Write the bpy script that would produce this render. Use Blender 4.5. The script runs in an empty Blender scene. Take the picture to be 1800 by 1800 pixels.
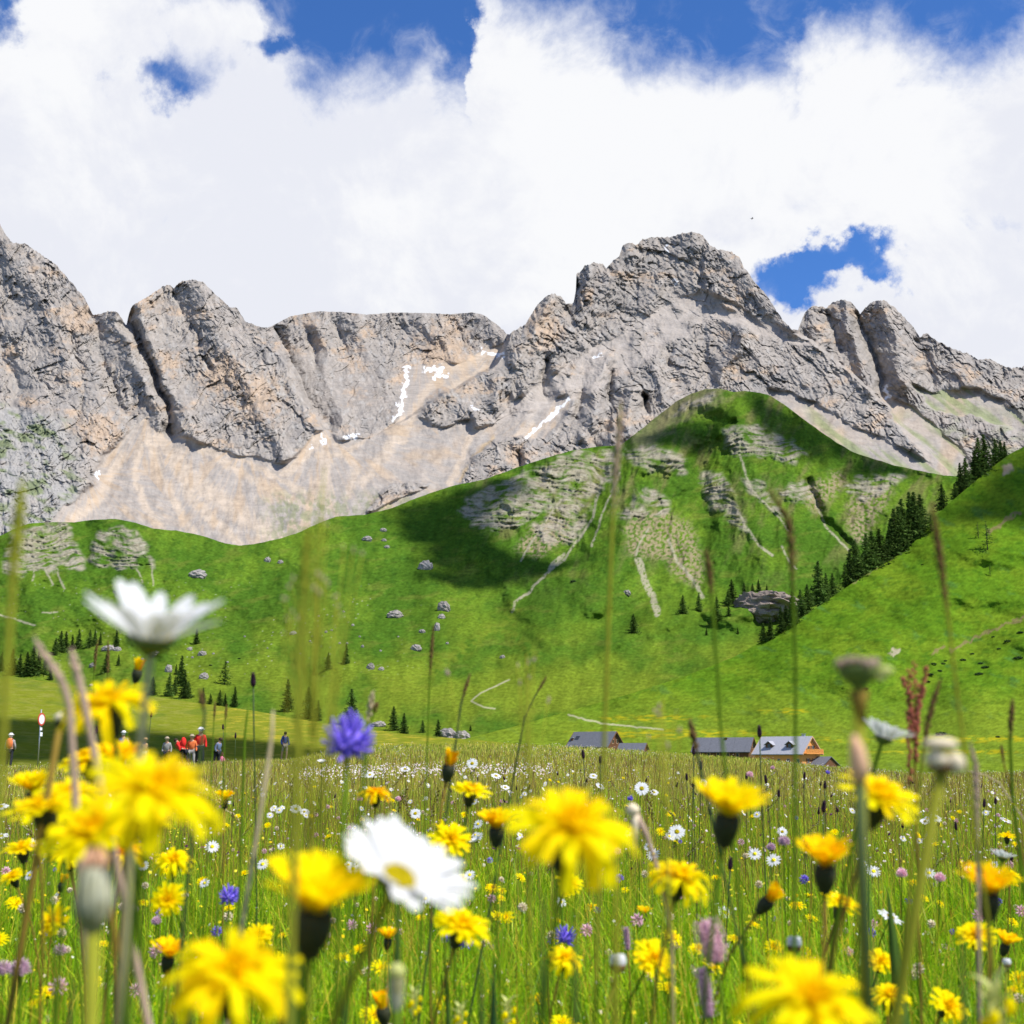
import bpy, math, random
import numpy as np
from mathutils import Vector, Matrix, Euler

R = math.radians
rnd = random.Random(11)
rng = np.random.default_rng(5)
sc = bpy.context.scene
COL = sc.collection

# ------------------------------------------------------------------ camera
PITCH = R(10.6); F = 2300.0; CZ = 0.62
cam_data = bpy.data.cameras.new('camera')
cam = bpy.data.objects.new('camera', cam_data); COL.objects.link(cam)
cam.location = (0, 0, CZ); cam.rotation_euler = (math.pi/2+PITCH, 0, 0)
cam_data.sensor_width = 36; cam_data.lens = F/1800*36
cam_data.clip_start = 0.05; cam_data.clip_end = 20000
cam_data.dof.use_dof = True; cam_data.dof.focus_distance = 11.0; cam_data.dof.aperture_fstop = 11.0
sc.camera = cam

# ------------------------------------------------------------------ sun, exposure
SUN_EL = R(56); SUN_AZ = R(114)          # azimuth clockwise from +Y (the view direction)
SUN = Vector((math.sin(SUN_AZ)*math.cos(SUN_EL), math.cos(SUN_AZ)*math.cos(SUN_EL), math.sin(SUN_EL)))
sd = bpy.data.lights.new('sun', 'SUN'); sd.energy = 4.6; sd.angle = R(0.5); sd.color = (1, .955, .88)
so = bpy.data.objects.new('sun', sd); COL.objects.link(so)
so.rotation_euler = (-SUN).to_track_quat('-Z', 'Y').to_euler()
sc.view_settings.view_transform = 'Standard'; sc.view_settings.look = 'None'
sc.view_settings.gamma = 1; sc.view_settings.exposure = 0.50

# ------------------------------------------------------------------ world: sky with clouds
class NT:
    def __init__(s, tree): s.t = tree; s.n = tree.nodes; s.l = tree.links
    def new(s, ty, **kw):
        n = s.n.new(ty)
        for k, v in kw.items(): setattr(n, k, v)
        return n
    def link(s, a, b): s.l.new(a, b)
    def put(s, sock, v):
        if isinstance(v, bpy.types.NodeSocket): s.link(v, sock)
        else: sock.default_value = v
    def math(s, op, a, b=0.0, clamp=False, c=None):
        n = s.new('ShaderNodeMath', operation=op); n.use_clamp = clamp
        s.put(n.inputs[0], a); s.put(n.inputs[1], b)
        if c is not None: s.put(n.inputs[2], c)
        return n.outputs[0]
    def noise(s, vec, scale, detail=4, rough=.55, dist=0.0):
        n = s.new('ShaderNodeTexNoise'); n.inputs['Scale'].default_value = scale
        n.inputs['Detail'].default_value = detail; n.inputs['Roughness'].default_value = rough
        n.inputs['Distortion'].default_value = dist
        if vec is not None: s.link(vec, n.inputs['Vector'])
        return n.outputs['Fac']
    def rng(s, v, a, b, c=0.0, d=1.0, smooth=True):
        n = s.new('ShaderNodeMapRange'); n.interpolation_type = 'SMOOTHSTEP' if smooth else 'LINEAR'
        s.put(n.inputs[0], v)
        for i, x in enumerate((a, b, c, d)): n.inputs[i+1].default_value = x
        return n.outputs[0]
    def mix(s, f, a, b, mode='MIX'):
        n = s.new('ShaderNodeMix', data_type='RGBA', blend_type=mode)
        s.put(n.inputs[0], f); s.put(n.inputs[6], a); s.put(n.inputs[7], b)
        return n.outputs[2]

def c4(c): return (c[0], c[1], c[2], 1.0)

def make_world():
    w = bpy.data.worlds.new('World'); sc.world = w; w.use_nodes = True
    t = NT(w.node_tree); t.n.clear()
    out = t.new('ShaderNodeOutputWorld'); bg = t.new('ShaderNodeBackground'); t.link(bg.outputs[0], out.inputs[0])
    bg.inputs[1].default_value = 0.1
    sky = t.new('ShaderNodeTexSky', sky_type='NISHITA'); sky.sun_disc = False
    sky.sun_elevation = SUN_EL; sky.sun_rotation = SUN_AZ; sky.altitude = 2000; sky.air_density = 1.0
    sky.dust_density = 0.2; sky.ozone_density = 2.5
    tc = t.new('ShaderNodeTexCoord')
    rot = t.new('ShaderNodeVectorRotate', rotation_type='X_AXIS'); t.link(tc.outputs['Generated'], rot.inputs[0])
    rot.inputs['Angle'].default_value = -PITCH
    sp = t.new('ShaderNodeSeparateXYZ'); t.link(rot.outputs[0], sp.inputs[0])
    w_ = t.math('MAXIMUM', sp.outputs[1], 0.05)
    a = t.math('DIVIDE', sp.outputs[0], w_); b = t.math('DIVIDE', sp.outputs[2], w_)
    # wide plane coordinates: x 0..1 and y 0..1 span about 43 degrees of sky
    X = t.math('MULTIPLY_ADD', a, F/1800, c=0.5)
    Y = t.math('MULTIPLY_ADD', b, -F/1800, c=0.5)
    pts = [(-.5,-.3),(-.1,-.1),(.0,-.05),(.245,-.03),(.265,.02),(.30,.062),(.33,.082),(.35,.083),(.385,.070),(.41,.060),(.435,.094),(.462,.090),
           (.470,.02),(.478,-.01),(.50,.012),(.55,.012),(.575,.004),(.605,.004),(.63,.030),(.665,.035),(.695,.052),(.74,.044),(.79,.058),(.80,.036),
           (.85,.040),(.885,.055),(.915,.073),(.97,.062),(1.0,.035),(1.2,.03),(1.5,.1)]
    fc = t.new('ShaderNodeFloatCurve'); cur = fc.mapping.curves[0]
    lo, hi = -.5, 1.5
    sx = lambda x: (x-lo)/(hi-lo)
    sy = lambda y: (y+.5)
    cur.points[0].location = (sx(pts[0][0]), sy(pts[0][1])); cur.points[1].location = (sx(pts[-1][0]), sy(pts[-1][1]))
    for p in pts[1:-1]: cur.points.new(sx(p[0]), sy(p[1]))
    for p in cur.points: p.handle_type = 'VECTOR'
    fc.mapping.update()
    t.link(t.math('MULTIPLY_ADD', t.math('MULTIPLY_ADD', t.math('SUBTRACT', t.noise(tc.outputs['Generated'], 12, 8, .6), .5), .15, c=X), .5, c=.25), fc.inputs['Value'])
    yb = t.math('SUBTRACT', fc.outputs[0], .5)
    cmb = t.new('ShaderNodeCombineXYZ')
    t.link(t.math('MULTIPLY_ADD', t.math('SUBTRACT', t.noise(tc.outputs['Generated'], 11, 9, .6), .5), .26, c=X), cmb.inputs[0])
    mpo = t.new('ShaderNodeMapping'); mpo.inputs['Location'].default_value = (3.3, 7.1, 1.7); t.link(tc.outputs['Generated'], mpo.inputs[0])
    t.link(t.math('MULTIPLY_ADD', t.math('SUBTRACT', t.noise(mpo.outputs[0], 11, 9, .6), .5), .22, c=Y), cmb.inputs[1])
    n1 = t.noise(tc.outputs['Generated'], 9, 12, .62, .3)
    n2 = t.noise(tc.outputs['Generated'], 34, 8, .6, .5)
    e = t.math('MULTIPLY', t.math('SUBTRACT', Y, yb), 2.0)
    e = t.math('MINIMUM', e, .15)
    e = t.math('MULTIPLY_ADD', t.math('SUBTRACT', n1, .5), .42, c=e)
    e = t.math('MULTIPLY_ADD', t.math('SUBTRACT', n2, .5), .11, c=e)
    # openings in the cloud
    for (x, y, rx, ry, amp) in [(.785,.281,.09,.047,.28),(.84,.254,.08,.036,.26),(.70,.285,.0,.0,0),
                               (.175,.072,.11,.055,.098),(.135,.095,.07,.035,.09),(.015,.03,.07,.08,.20),(.975,.210,.08,.03,.08),
                               (.26,.045,.05,.025,.10),(.0,-.02,.07,.04,.1)]:
        if rx == 0: continue
        mp = t.new('ShaderNodeMapping'); mp.vector_type = 'POINT'
        mp.inputs['Location'].default_value = (-x/rx, -y/ry, 0); mp.inputs['Scale'].default_value = (1/rx, 1/ry, 1)
        t.link(cmb.outputs[0], mp.inputs[0])
        g = t.new('ShaderNodeTexGradient', gradient_type='SPHERICAL'); t.link(mp.outputs[0], g.inputs[0])
        e = t.math('MULTIPLY_ADD', t.rng(g.outputs[1], 0, .9), -amp, c=e)
    al = t.rng(e, -.05, .095)
    wisps = t.math('MULTIPLY', t.rng(e, -.12, .0), t.math('MULTIPLY', t.rng(n2, .45, .8), .45))
    al = t.math('MAXIMUM', al, wisps)
    # away from this part of the sky: broken fair-weather clouds
    gen = t.rng(t.noise(tc.outputs['Generated'], 2.6, 9, .6), .49, .60)
    inside = t.math('MULTIPLY', t.rng(sp.outputs[1], .35, .6), t.rng(Y, -.55, -.15))
    al = t.math('ADD', t.math('MULTIPLY', al, inside), t.math('MULTIPLY', gen, t.math('SUBTRACT', 1, inside)), clamp=True)
    # grey-lavender modelling inside the cloud
    m1 = t.noise(tc.outputs['Generated'], 5.0, 3, .45, .4)
    mp = t.new('ShaderNodeMapping'); mp.inputs['Location'].default_value = (0, 0, .012); t.link(tc.outputs['Generated'], mp.inputs[0])
    n1b = t.noise(mp.outputs[0], 9, 12, .62, .3)
    rel = t.math('SUBTRACT', n1, n1b)
    sh = t.rng(t.math('ADD', m1, t.math('MULTIPLY', rel, .9)), .40, .66)
    # lower edges of the clouds, away from the sun, are greyer
    cc = t.mix(sh, c4((5.85, 5.98, 6.5)), c4((6.75, 6.8, 6.95)))
    edge = t.rng(e, .0, .11)
    cc = t.mix(edge, t.mix(.5, cc, c4((4.9, 5.3, 6.5))), cc)
    k = t.new('ShaderNodeMapRange'); 
    blue = t.mix(1.0, sky.outputs[0], c4((.50, .86, 1.32)), 'MULTIPLY')
    f = t.mix(al, blue, cc)
    t.link(f, bg.inputs[0])
make_world()

# ------------------------------------------------------------------ geometry helpers
cp, sp_ = math.cos(PITCH), math.sin(PITCH)
def P(px, py, Y):
    """pixel of the 1800 grid and forward distance Y -> point"""
    a = (px-900)/F; b = (900-py)/F
    dy = cp - b*sp_; dz = sp_ + b*cp
    return Vector((a/dy*Y, Y, CZ + dz/dy*Y))
def Pn(U, V, D):
    a = (U-900)/F; b = (900-V)/F
    dy = cp - b*sp_; dz = sp_ + b*cp
    return np.stack([a/dy*D, D, CZ + dz/dy*D], -1)

def tag(o, label=None, cat=None, group=None, kind=None):
    if label: o['label'] = label
    if cat: o['category'] = cat
    if group: o['group'] = group
    if kind: o['kind'] = kind
    return o
def empty(name, loc=(0,0,0), rz=0.0):
    o = bpy.data.objects.new(name, None); COL.objects.link(o); o.location = loc; o.rotation_euler = (0,0,rz)
    o.empty_display_size = .05
    return o

_g = rng.random(256)*2*np.pi
GX, GY = np.cos(_g), np.sin(_g)
GX = GX.astype(np.float32); GY = GY.astype(np.float32)
PERM = rng.permutation(4096).astype(np.int32)
def _h(ix, iy, s):
    return PERM[(PERM[(ix + s*131) & 4095] + iy + s*17) & 4095] & 255
def perlin(x, y, s=0):
    x = np.asarray(x, np.float32); y = np.asarray(y, np.float32)
    ix, iy = np.floor(x), np.floor(y); fx, fy = x-ix, y-iy
    ix = ix.astype(np.int32); iy = iy.astype(np.int32)
    u = fx*fx*fx*(fx*(fx*6-15)+10); v = fy*fy*fy*(fy*(fy*6-15)+10)
    r = 0
    for dx in (0, 1):
        for dy in (0, 1):
            h = _h(ix+dx, iy+dy, s)
            d = GX[h]*(fx-dx) + GY[h]*(fy-dy)
            r = r + d*(u if dx else 1-u)*(v if dy else 1-v)
    return r*1.5
def fbm(x, y, o=4, s=0, gain=.5, lac=2.03):
    r = 0; a = 1; t = 0
    for i in range(o):
        r = r + a*perlin(x, y, s+i*7); t += a; a *= gain; x = x*lac+3.1; y = y*lac+1.7
    return r/t
def ridged(x, y, o=4, s=0, gain=.5, lac=2.03):
    r = 0; a = 1; t = 0
    for i in range(o):
        r = r + a*(1-2*np.abs(perlin(x, y, s+i*7))); t += a; a *= gain; x = x*lac+3.1; y = y*lac+1.7
    return r/t
def cell(x, y, s=0):
    """worley F1 and F2"""
    x = np.asarray(x, np.float32); y = np.asarray(y, np.float32)
    ix, iy = np.floor(x).astype(np.int32), np.floor(y).astype(np.int32); f1 = np.full(x.shape, 9.); f2 = f1.copy()
    for dx in (-1, 0, 1):
        for dy in (-1, 0, 1):
            h = _h(ix+dx, iy+dy, s); h2 = _h(ix+dx, iy+dy, s+91)
            d = np.hypot(ix+dx+h/255.-x, iy+dy+h2/255.-y)
            f2 = np.minimum(f2, np.maximum(f1, d)); f1 = np.minimum(f1, d)
    return f1, f2
def facet(x, y, s=0):
    """tilted plane per worley cell: angular blocks"""
    x = np.asarray(x, np.float32); y = np.asarray(y, np.float32)
    ix, iy = np.floor(x).astype(np.int32), np.floor(y).astype(np.int32); f1 = np.full(x.shape, 9., np.float32); v = np.zeros(x.shape, np.float32)
    for dx in (-1, 0, 1):
        for dy in (-1, 0, 1):
            h = _h(ix+dx, iy+dy, s); h2 = _h(ix+dx, iy+dy, s+91); h3 = _h(ix+dx, iy+dy, s+37)
            ex = x-(ix+dx+h/255.); ey = y-(iy+dy+h2/255.); d = np.hypot(ex, ey); b = d < f1
            v = np.where(b, GX[h3]*ex+GY[h3]*ey*.8+(h/255.-.5)*.7, v); f1 = np.where(b, d, f1)
    return v
def inpoly(x, y, poly):
    r = np.zeros(x.shape, bool); n = len(poly)
    for i in range(n):
        x1, y1 = poly[i]; x2, y2 = poly[(i+1) % n]
        if y1 == y2: continue
        c = ((y1 > y) != (y2 > y)) & (x < (x2-x1)*(y-y1)/(y2-y1)+x1)
        r ^= c
    return r
def dline(x, y, pl):
    d = np.full(x.shape, 1e9)
    if len(pl) == 1: return np.hypot(x-pl[0][0], y-pl[0][1])
    for (x1, y1), (x2, y2) in zip(pl[:-1], pl[1:]):
        ex, ey = x2-x1, y2-y1
        t = np.clip(((x-x1)*ex+(y-y1)*ey)/(ex*ex+ey*ey), 0, 1)
        d = np.minimum(d, np.hypot(x-x1-t*ex, y-y1-t*ey))
    return d
def blur(a, n=1, k=2):
    a = np.asarray(a, float)
    for _ in range(n):
        for ax in (0, 1):
            p = np.pad(a, [(k, k) if q == ax else (0, 0) for q in (0, 1)], mode='edge')
            m = a.shape[ax]; s = 0
            for j in range(2*k+1):
                s = s + (p[j:j+m] if ax == 0 else p[:, j:j+m])
            a = s/(2*k+1)
    return a
def sstep(a, b, x):
    t = np.clip((x-a)/(b-a), 0, 1); return t*t*(3-2*t)
def lerp3(A, B, m): return A + (np.asarray(B)-A)*m[..., None]

def mesh_np(name, verts, faces, mat, parent=None, cols=None, smooth=True, mats=None, midx=None):
    """faces: (n,k) array"""
    me = bpy.data.meshes.new(name); nf, k = faces.shape
    me.vertices.add(len(verts)); me.vertices.foreach_set('co', np.ascontiguousarray(verts, dtype=np.float32).ravel())
    me.loops.add(nf*k); me.loops.foreach_set('vertex_index', np.ascontiguousarray(faces, dtype=np.int32).ravel())
    me.polygons.add(nf); me.polygons.foreach_set('loop_start', np.arange(0, nf*k, k, dtype=np.int32))
    me.polygons.foreach_set('use_smooth', np.full(nf, smooth))
    if cols is not None:
        at = me.color_attributes.new('Col', 'FLOAT_COLOR', 'POINT')
        c = np.ones((len(verts), 4), np.float32); c[:, :3] = cols.reshape(-1, 3)
        at.data.foreach_set('color', c.ravel())
    for m in (mats or [mat]): me.materials.append(m)
    if midx is not None: me.polygons.foreach_set('material_index', midx.astype(np.int32))
    me.update(calc_edges=True)
    o = bpy.data.objects.new(name, me); COL.objects.link(o)
    if parent: o.parent = parent
    return o

def sheet(name, us, vtop, vbot, nr, Dfun, colfun, mat, back=1.0, tpow=1.0):
    U = np.repeat(us[None, :], nr, 0); T = np.repeat((np.linspace(0, 1, nr)**tpow)[:, None], len(us), 1)
    vt = vtop(us); vb = vbot(us)
    du = us[1]-us[0]; kk = int(50/du)+1; ker = np.exp(-(np.arange(-3*kk, 3*kk+1)*du/60.)**2); ker /= ker.sum()
    vs = np.convolve(np.pad(vt, 3*kk, mode='edge'), ker, 'valid')        # rows follow the smoothed skyline, only the top ones its notches
    V = vb[None, :] + (vs-vb)[None, :]*T + (vt-vs)[None, :]*T**9
    V = np.maximum(V, vt[None, :])
    D = Dfun(U, V, T); C = colfun(U, V, T)
    Q = Pn(U, V, D)
    top = Q[-1]; rows = [Q]; cr = [C]
    for dy, dz in ((12, -2), (35, -16), (90, -62), (200, -170), (420, -380)):
        q = top.copy(); s = (q[:, 1]+dy*back)/q[:, 1]
        q[:, 0] *= s; q[:, 1] *= s; q[:, 2] += dz*back
        rows.append(q[None]); cr.append(C[-1:])
    Q = np.concatenate(rows, 0); C = np.concatenate(cr, 0)
    n, m = Q.shape[:2]
    i = np.arange(n-1)[:, None]*m + np.arange(m-1)[None, :]
    f = np.stack([i, i+1, i+m+1, i+m], -1).reshape(-1, 4)
    return mesh_np(name, Q.reshape(-1, 3), f, mat, cols=C.reshape(-1, 3))

# ------------------------------------------------------------------ materials
def pmat(name, col, rough=.6, spec=.3, transl=0.0, var=0.0, vscale=20, attr=False, bump=0.0, bscale=50, metal=0.0, obj_random=0.0, c2=None, bdist=.02):
    m = bpy.data.materials.new(name); m.use_nodes = True; t = NT(m.node_tree); t.n.clear()
    out = t.new('ShaderNodeOutputMaterial'); b = t.new('ShaderNodeBsdfPrincipled')
    b.inputs['Roughness'].default_value = rough; b.inputs['Specular IOR Level'].default_value = spec
    b.inputs['Metallic'].default_value = metal
    tc = t.new('ShaderNodeTexCoord'); c = c4(col)
    if attr:
        a = t.new('ShaderNodeAttribute', attribute_name='Col'); c = a.outputs['Color']
    if c2 is not None:
        c = t.mix(t.rng(t.noise(tc.outputs['Object'], vscale, 5, .6), .35, .65), c, c4(c2))
    if var:
        nv = t.rng(t.noise(tc.outputs['Object'], vscale, 6, .65), .25, .75, 1-var, 1+var, False)
        mm = t.new('ShaderNodeVectorMath', operation='SCALE'); t.put(mm.inputs[0], c if isinstance(c, bpy.types.NodeSocket) else c[:3]); t.link(nv, mm.inputs['Scale']); c = mm.outputs[0]
    if obj_random:
        oi = t.new('ShaderNodeObjectInfo')
        nv = t.rng(oi.outputs['Random'], 0, 1, 1-obj_random, 1+obj_random, False)
        mm = t.new('ShaderNodeVectorMath', operation='SCALE'); t.put(mm.inputs[0], c if isinstance(c, bpy.types.NodeSocket) else c[:3]); t.link(nv, mm.inputs['Scale']); c = mm.outputs[0]
    t.put(b.inputs['Base Color'], c)
    if bump:
        bp = t.new('ShaderNodeBump'); bp.inputs['Strength'].default_value = bump; bp.inputs['Distance'].default_value = bdist
        t.link(t.noise(tc.outputs['Object'], bscale, 6, .65), bp.inputs['Height']); t.link(bp.outputs[0], b.inputs['Normal'])
    if transl:
        tr = t.new('ShaderNodeBsdfTranslucent'); t.put(tr.inputs[0], c)
        mx = t.new('ShaderNodeMixShader'); mx.inputs[0].default_value = transl
        t.link(b.outputs[0], mx.inputs[1]); t.link(tr.outputs[0], mx.inputs[2]); t.link(mx.outputs[0], out.inputs[0])
    else: t.link(b.outputs[0], out.inputs[0])
    return m

M = {}
M['mountain'] = pmat('mountain_rock', (.3,.3,.3), 1, .02, attr=True, var=.22, vscale=.06, bump=.4, bscale=.14, bdist=4)
M['hill'] = pmat('hill_turf', (.1,.2,.03), 1, .0, attr=True, var=.28, vscale=.22, bump=.5, bscale=.35, bdist=.8)
M['field'] = pmat('field_turf', (.1,.2,.03), 1, .0, attr=True, var=.25, vscale=1.2, bump=.6, bscale=2.5, bdist=.2)
M['soil'] = pmat('meadow_soil', (.05,.07,.01), .95, .0, var=.4, vscale=6, c2=(.10,.12,.02), bump=.5, bscale=30)
M['grass'] = pmat('grass_blades', (.1,.2,.03), .45, .15, transl=.5, attr=True)
M['blossom'] = pmat('small_blossoms', (.8,.8,.8), .7, .1, transl=.3, attr=True)
M['yellow'] = pmat('yellow_petals', (1.0,.86,.002), .7, .04, transl=.52, var=.06, vscale=2, obj_random=.03)
M['deep_yellow'] = pmat('deep_yellow_petals', (1.0,.74,.002), .7, .04, transl=.45, var=.12, vscale=2)
M['orange'] = pmat('orange_petals', (1.0,.52,.002), .7, .04, transl=.42, var=.12, vscale=2)
M['white'] = pmat('white_petals', (.74,.74,.75), .7, .05, transl=.33, var=.05, vscale=3)
M['disc'] = pmat('daisy_disc', (.95,.76,.01), .8, .1, bump=.8, bscale=9, bdist=.05)
M['involucre'] = pmat('dark_involucre', (.028,.032,.012), .7, .25, var=.5, vscale=5)
M['green_involucre'] = pmat('green_involucre', (.11,.15,.03), .7, .25, var=.3, vscale=5)
M['stem'] = pmat('green_stem', (.12,.21,.012), .7, .06, transl=.2, var=.25, vscale=20)
M['red_stem'] = pmat('reddish_stem', (.25,.17,.03), .7, .06, transl=.2, var=.3, vscale=15)
M['olive_stem'] = pmat('olive_stem', (.30,.31,.03), .7, .04, transl=.2, var=.25, vscale=15)
M['cream_stem'] = pmat('pale_stem', (.50,.46,.26), .7, .04, transl=.25, var=.2, vscale=15)
M['dark_stem'] = pmat('dark_stem', (.04,.07,.015), .6, .25, var=.25, vscale=15)
M['purple'] = pmat('violet_blue_florets', (.26,.18,.80), .6, .08, transl=.25, var=.3, vscale=2.5)
M['dark_purple'] = pmat('dark_purple_florets', (.045,.014,.035), .6, .2, transl=.1, var=.5, vscale=3, obj_random=.2)
M['pink'] = pmat('pink_florets', (.88,.56,.66), .6, .2, transl=.3, var=.2, vscale=3, obj_random=.12)
M['lilac'] = pmat('lilac_florets', (.66,.44,.56), .6, .2, transl=.3, var=.3, vscale=3)
M['pale'] = pmat('pale_green_yellow', (.62,.64,.22), .6, .2, transl=.3, var=.2, vscale=3)
M['cream'] = pmat('cream_bracts', (.80,.68,.48), .75, .1, transl=.15, var=.25, vscale=3)
M['straw'] = pmat('straw_spikelets', (.58,.47,.28), .75, .1, transl=.2, var=.35, vscale=30)
M['brown_spike'] = pmat('brown_spikelets', (.16,.09,.035), .75, .1, transl=.15, var=.4, vscale=30)
M['mauve_dry'] = pmat('mauve_dry_blade', (.50,.36,.27), .75, .1, transl=.2, var=.35, vscale=20)
M['sorrel'] = pmat('sorrel_red', (.48,.14,.09), .7, .1, transl=.25, var=.35, vscale=30)
M['leaf'] = pmat('broad_leaf', (.10,.19,.03), .45, .4, transl=.35, var=.15, vscale=15)
M['dark_leaf'] = pmat('dark_leaf', (.03,.085,.02), .45, .4, transl=.2, var=.15, vscale=15)
M['pink_tuft'] = pmat('pink_tuft', (.85,.52,.32), .8, .1, transl=.25, var=.2, vscale=4)
M['bud'] = pmat('green_grey_bud', (.24,.23,.09), .7, .2, transl=.1, c2=(.46,.46,.34), vscale=60)
M['conifer'] = pmat('conifer_needles', (.075,.13,.025), .8, .05, var=.45, vscale=.9, obj_random=.4, transl=.25)
M['larch'] = pmat('larch_needles', (.085,.15,.022), .8, .08, var=.4, vscale=.9, obj_random=.25, transl=.3)
M['bark'] = pmat('bark', (.08,.06,.045), .9, .1, var=.3, vscale=3)
M['shrub'] = pmat('shrub_leaves', (.022,.05,.015), .8, .15, var=.4, vscale=2)
M['boulder'] = pmat('boulder_rock', (.29,.265,.245), .95, .1, var=.45, vscale=.9, bump=1, bscale=1.2, bdist=.4, obj_random=.15)
M['outcrop'] = pmat('outcrop_rock', (.22,.18,.15), .95, .1, var=.5, vscale=.35, bump=1, bscale=.6, bdist=1.2)
M['shingle'] = pmat('grey_shingle', (.125,.13,.15), .8, .15, var=.3, vscale=4)
M['light_roof'] = pmat('pale_metal_roof', (.34,.34,.37), .6, .3, var=.12, vscale=3)
M['dark_wood'] = pmat('dark_timber', (.14,.065,.03), .8, .2, var=.35, vscale=5)
M['fresh_wood'] = pmat('orange_timber', (.72,.31,.08), .7, .2, var=.2, vscale=6)
M['trim'] = pmat('pale_timber_trim', (.55,.34,.20), .7, .2, var=.15, vscale=6)
M['glass'] = pmat('window_glass', (.02,.025,.03), .15, .6)
M['plaster'] = pmat('light_plaster', (.5,.48,.45), .9, .1, var=.1, vscale=3)
M['metal'] = pmat('grey_metal', (.35,.36,.37), .4, .5, metal=.6)
M['sign_white'] = pmat('sign_white', (.75,.77,.80), .5, .3)
M['sign_red'] = pmat('sign_red', (.55,.06,.03), .5, .3)
M['skin'] = pmat('skin', (.52,.30,.20), .6, .3)
for k, c in dict(red=(.62,.03,.025), blue=(.05,.08,.26), dark=(.02,.022,.03), greyblue=(.13,.17,.27), khaki=(.35,.29,.2), tan=(.42,.27,.12), whitecloth=(.7,.7,.72), pinkcloth=(.7,.2,.3), orangecloth=(.72,.18,.06), greycloth=(.28,.27,.26)).items():
    M[k] = pmat('cloth_'+k, c, .85, .1, var=.15, vscale=8)
M['hair'] = pmat('hair', (.05,.03,.02), .8, .2)
M['cloud'] = pmat('cloud_vapour', (.9,.9,.92), 1, 0)
# ------------------------------------------------------------------ terrain: mountains
def interp(tab):
    xs = [p[0] for p in tab]; ys = [p[1] for p in tab]
    return lambda u: np.interp(u, xs, ys)

sky_mt = interp([(-300,330),(-80,380),(0,393),(12,415),(22,426),(45,428),(70,445),(100,466),(130,500),(150,525),(163,553),(172,552),(190,547),(207,548),(214,560),(222,572),(227,550),(233,536),
    (262,520),(285,503),(299,500),(304,505),(320,494),(340,491),(358,496),(380,518),(402,538),(416,540),(430,563),(455,574),(470,576),(480,572),(510,556),(560,547),(600,548),(645,553),(690,549),(745,550),(790,552),
    (830,549),(850,553),(862,562),(880,575),(890,586),(896,588),(902,582),(925,568),(936,548),(945,535),(962,519),(975,515),(988,522),(996,533),(1008,533),(1013,505),(1012,483),(1022,474),(1028,466),(1045,460),(1060,464),
    (1066,472),(1078,457),(1088,452),(1094,432),(1108,425),(1118,430),(1130,420),(1150,415),(1165,417),(1185,415),(1200,409),(1218,407),(1235,413),(1246,428),(1262,438),(1285,441),(1300,452),(1308,470),(1318,482),
    (1326,495),(1345,515),(1362,540),(1375,560),(1392,579),(1403,580),(1410,560),(1418,545),(1430,537),(1445,539),(1452,542),(1462,532),(1480,526),(1495,529),(1506,542),(1512,552),(1520,541),(1535,529),(1555,527),(1575,541),
    (1592,560),(1606,575),(1617,593),(1622,586),(1632,586),(1645,598),(1652,600),(1665,607),(1675,613),(1700,620),(1716,630),(1722,632),(1740,630),(1752,637),(1768,645),(1782,646),(1800,643),(1900,630),(2150,600)])
vb_mt = interp([(-300,1000),(0,990),(300,1010),(600,960),(900,900),(1100,840),(1300,760),(1500,830),(1700,900),(2150,900)])

SCREE = [[(70,960),(60,930),(110,895),(135,880),(160,850),(175,815),(200,785),(235,748),(262,735),(285,765),(300,775),(340,770),(380,790),(420,800),(480,815),(500,815),(520,800),(545,775),(560,752),(575,757),(590,778),(615,770),(640,772),
    (700,742),(712,700),(715,645),(765,640),(800,640),(860,612),(892,608),(884,640),(850,652),(800,680),(765,705),(740,735),(750,742),(780,750),(812,738),(835,735),(850,752),(865,748),(900,735),(945,720),(990,700),(1005,705),(988,738),(955,772),
    (905,768),(870,768),(850,785),(830,810),(812,845),(790,880),(600,960),(440,1000),(100,1000)],
    [(1355,680),(1420,703),(1500,745),(1600,792),(1700,848),(1710,900),(1600,900),(1450,850),(1340,740)],
    [(1548,690),(1575,700),(1640,745),(1700,800),(1730,850),(1700,880),(1640,820),(1590,760),(1560,720)],
    [(1600,600+75),(1640,690),(1700,680),(1760,700),(1800,740),(1800,760),(1700,730),(1640,720)]]
RAMP = [[(1236,508),(1290,530),(1330,560),(1400,585),(1425,605),(1370,600),(1300,570),(1250,560),(1180,600),(1090,665),(1000,705),(930,735),(860,745),(900,705),(985,645),(1060,600),(1130,560),(1190,520)]]
M2_POLY = [(468,560),(468,400),(900,400),(893,600),(870,640),(850,655),(765,700),(700,745),(640,775),(575,762),(548,720),(520,660),(497,610),(480,585)]
M4_POLY = [(1398,500),(2200,500),(2200,900),(1760,900),(1700,850),(1640,800),(1590,752),(1545,700),(1500,660),(1440,610),(1402,586)]
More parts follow.
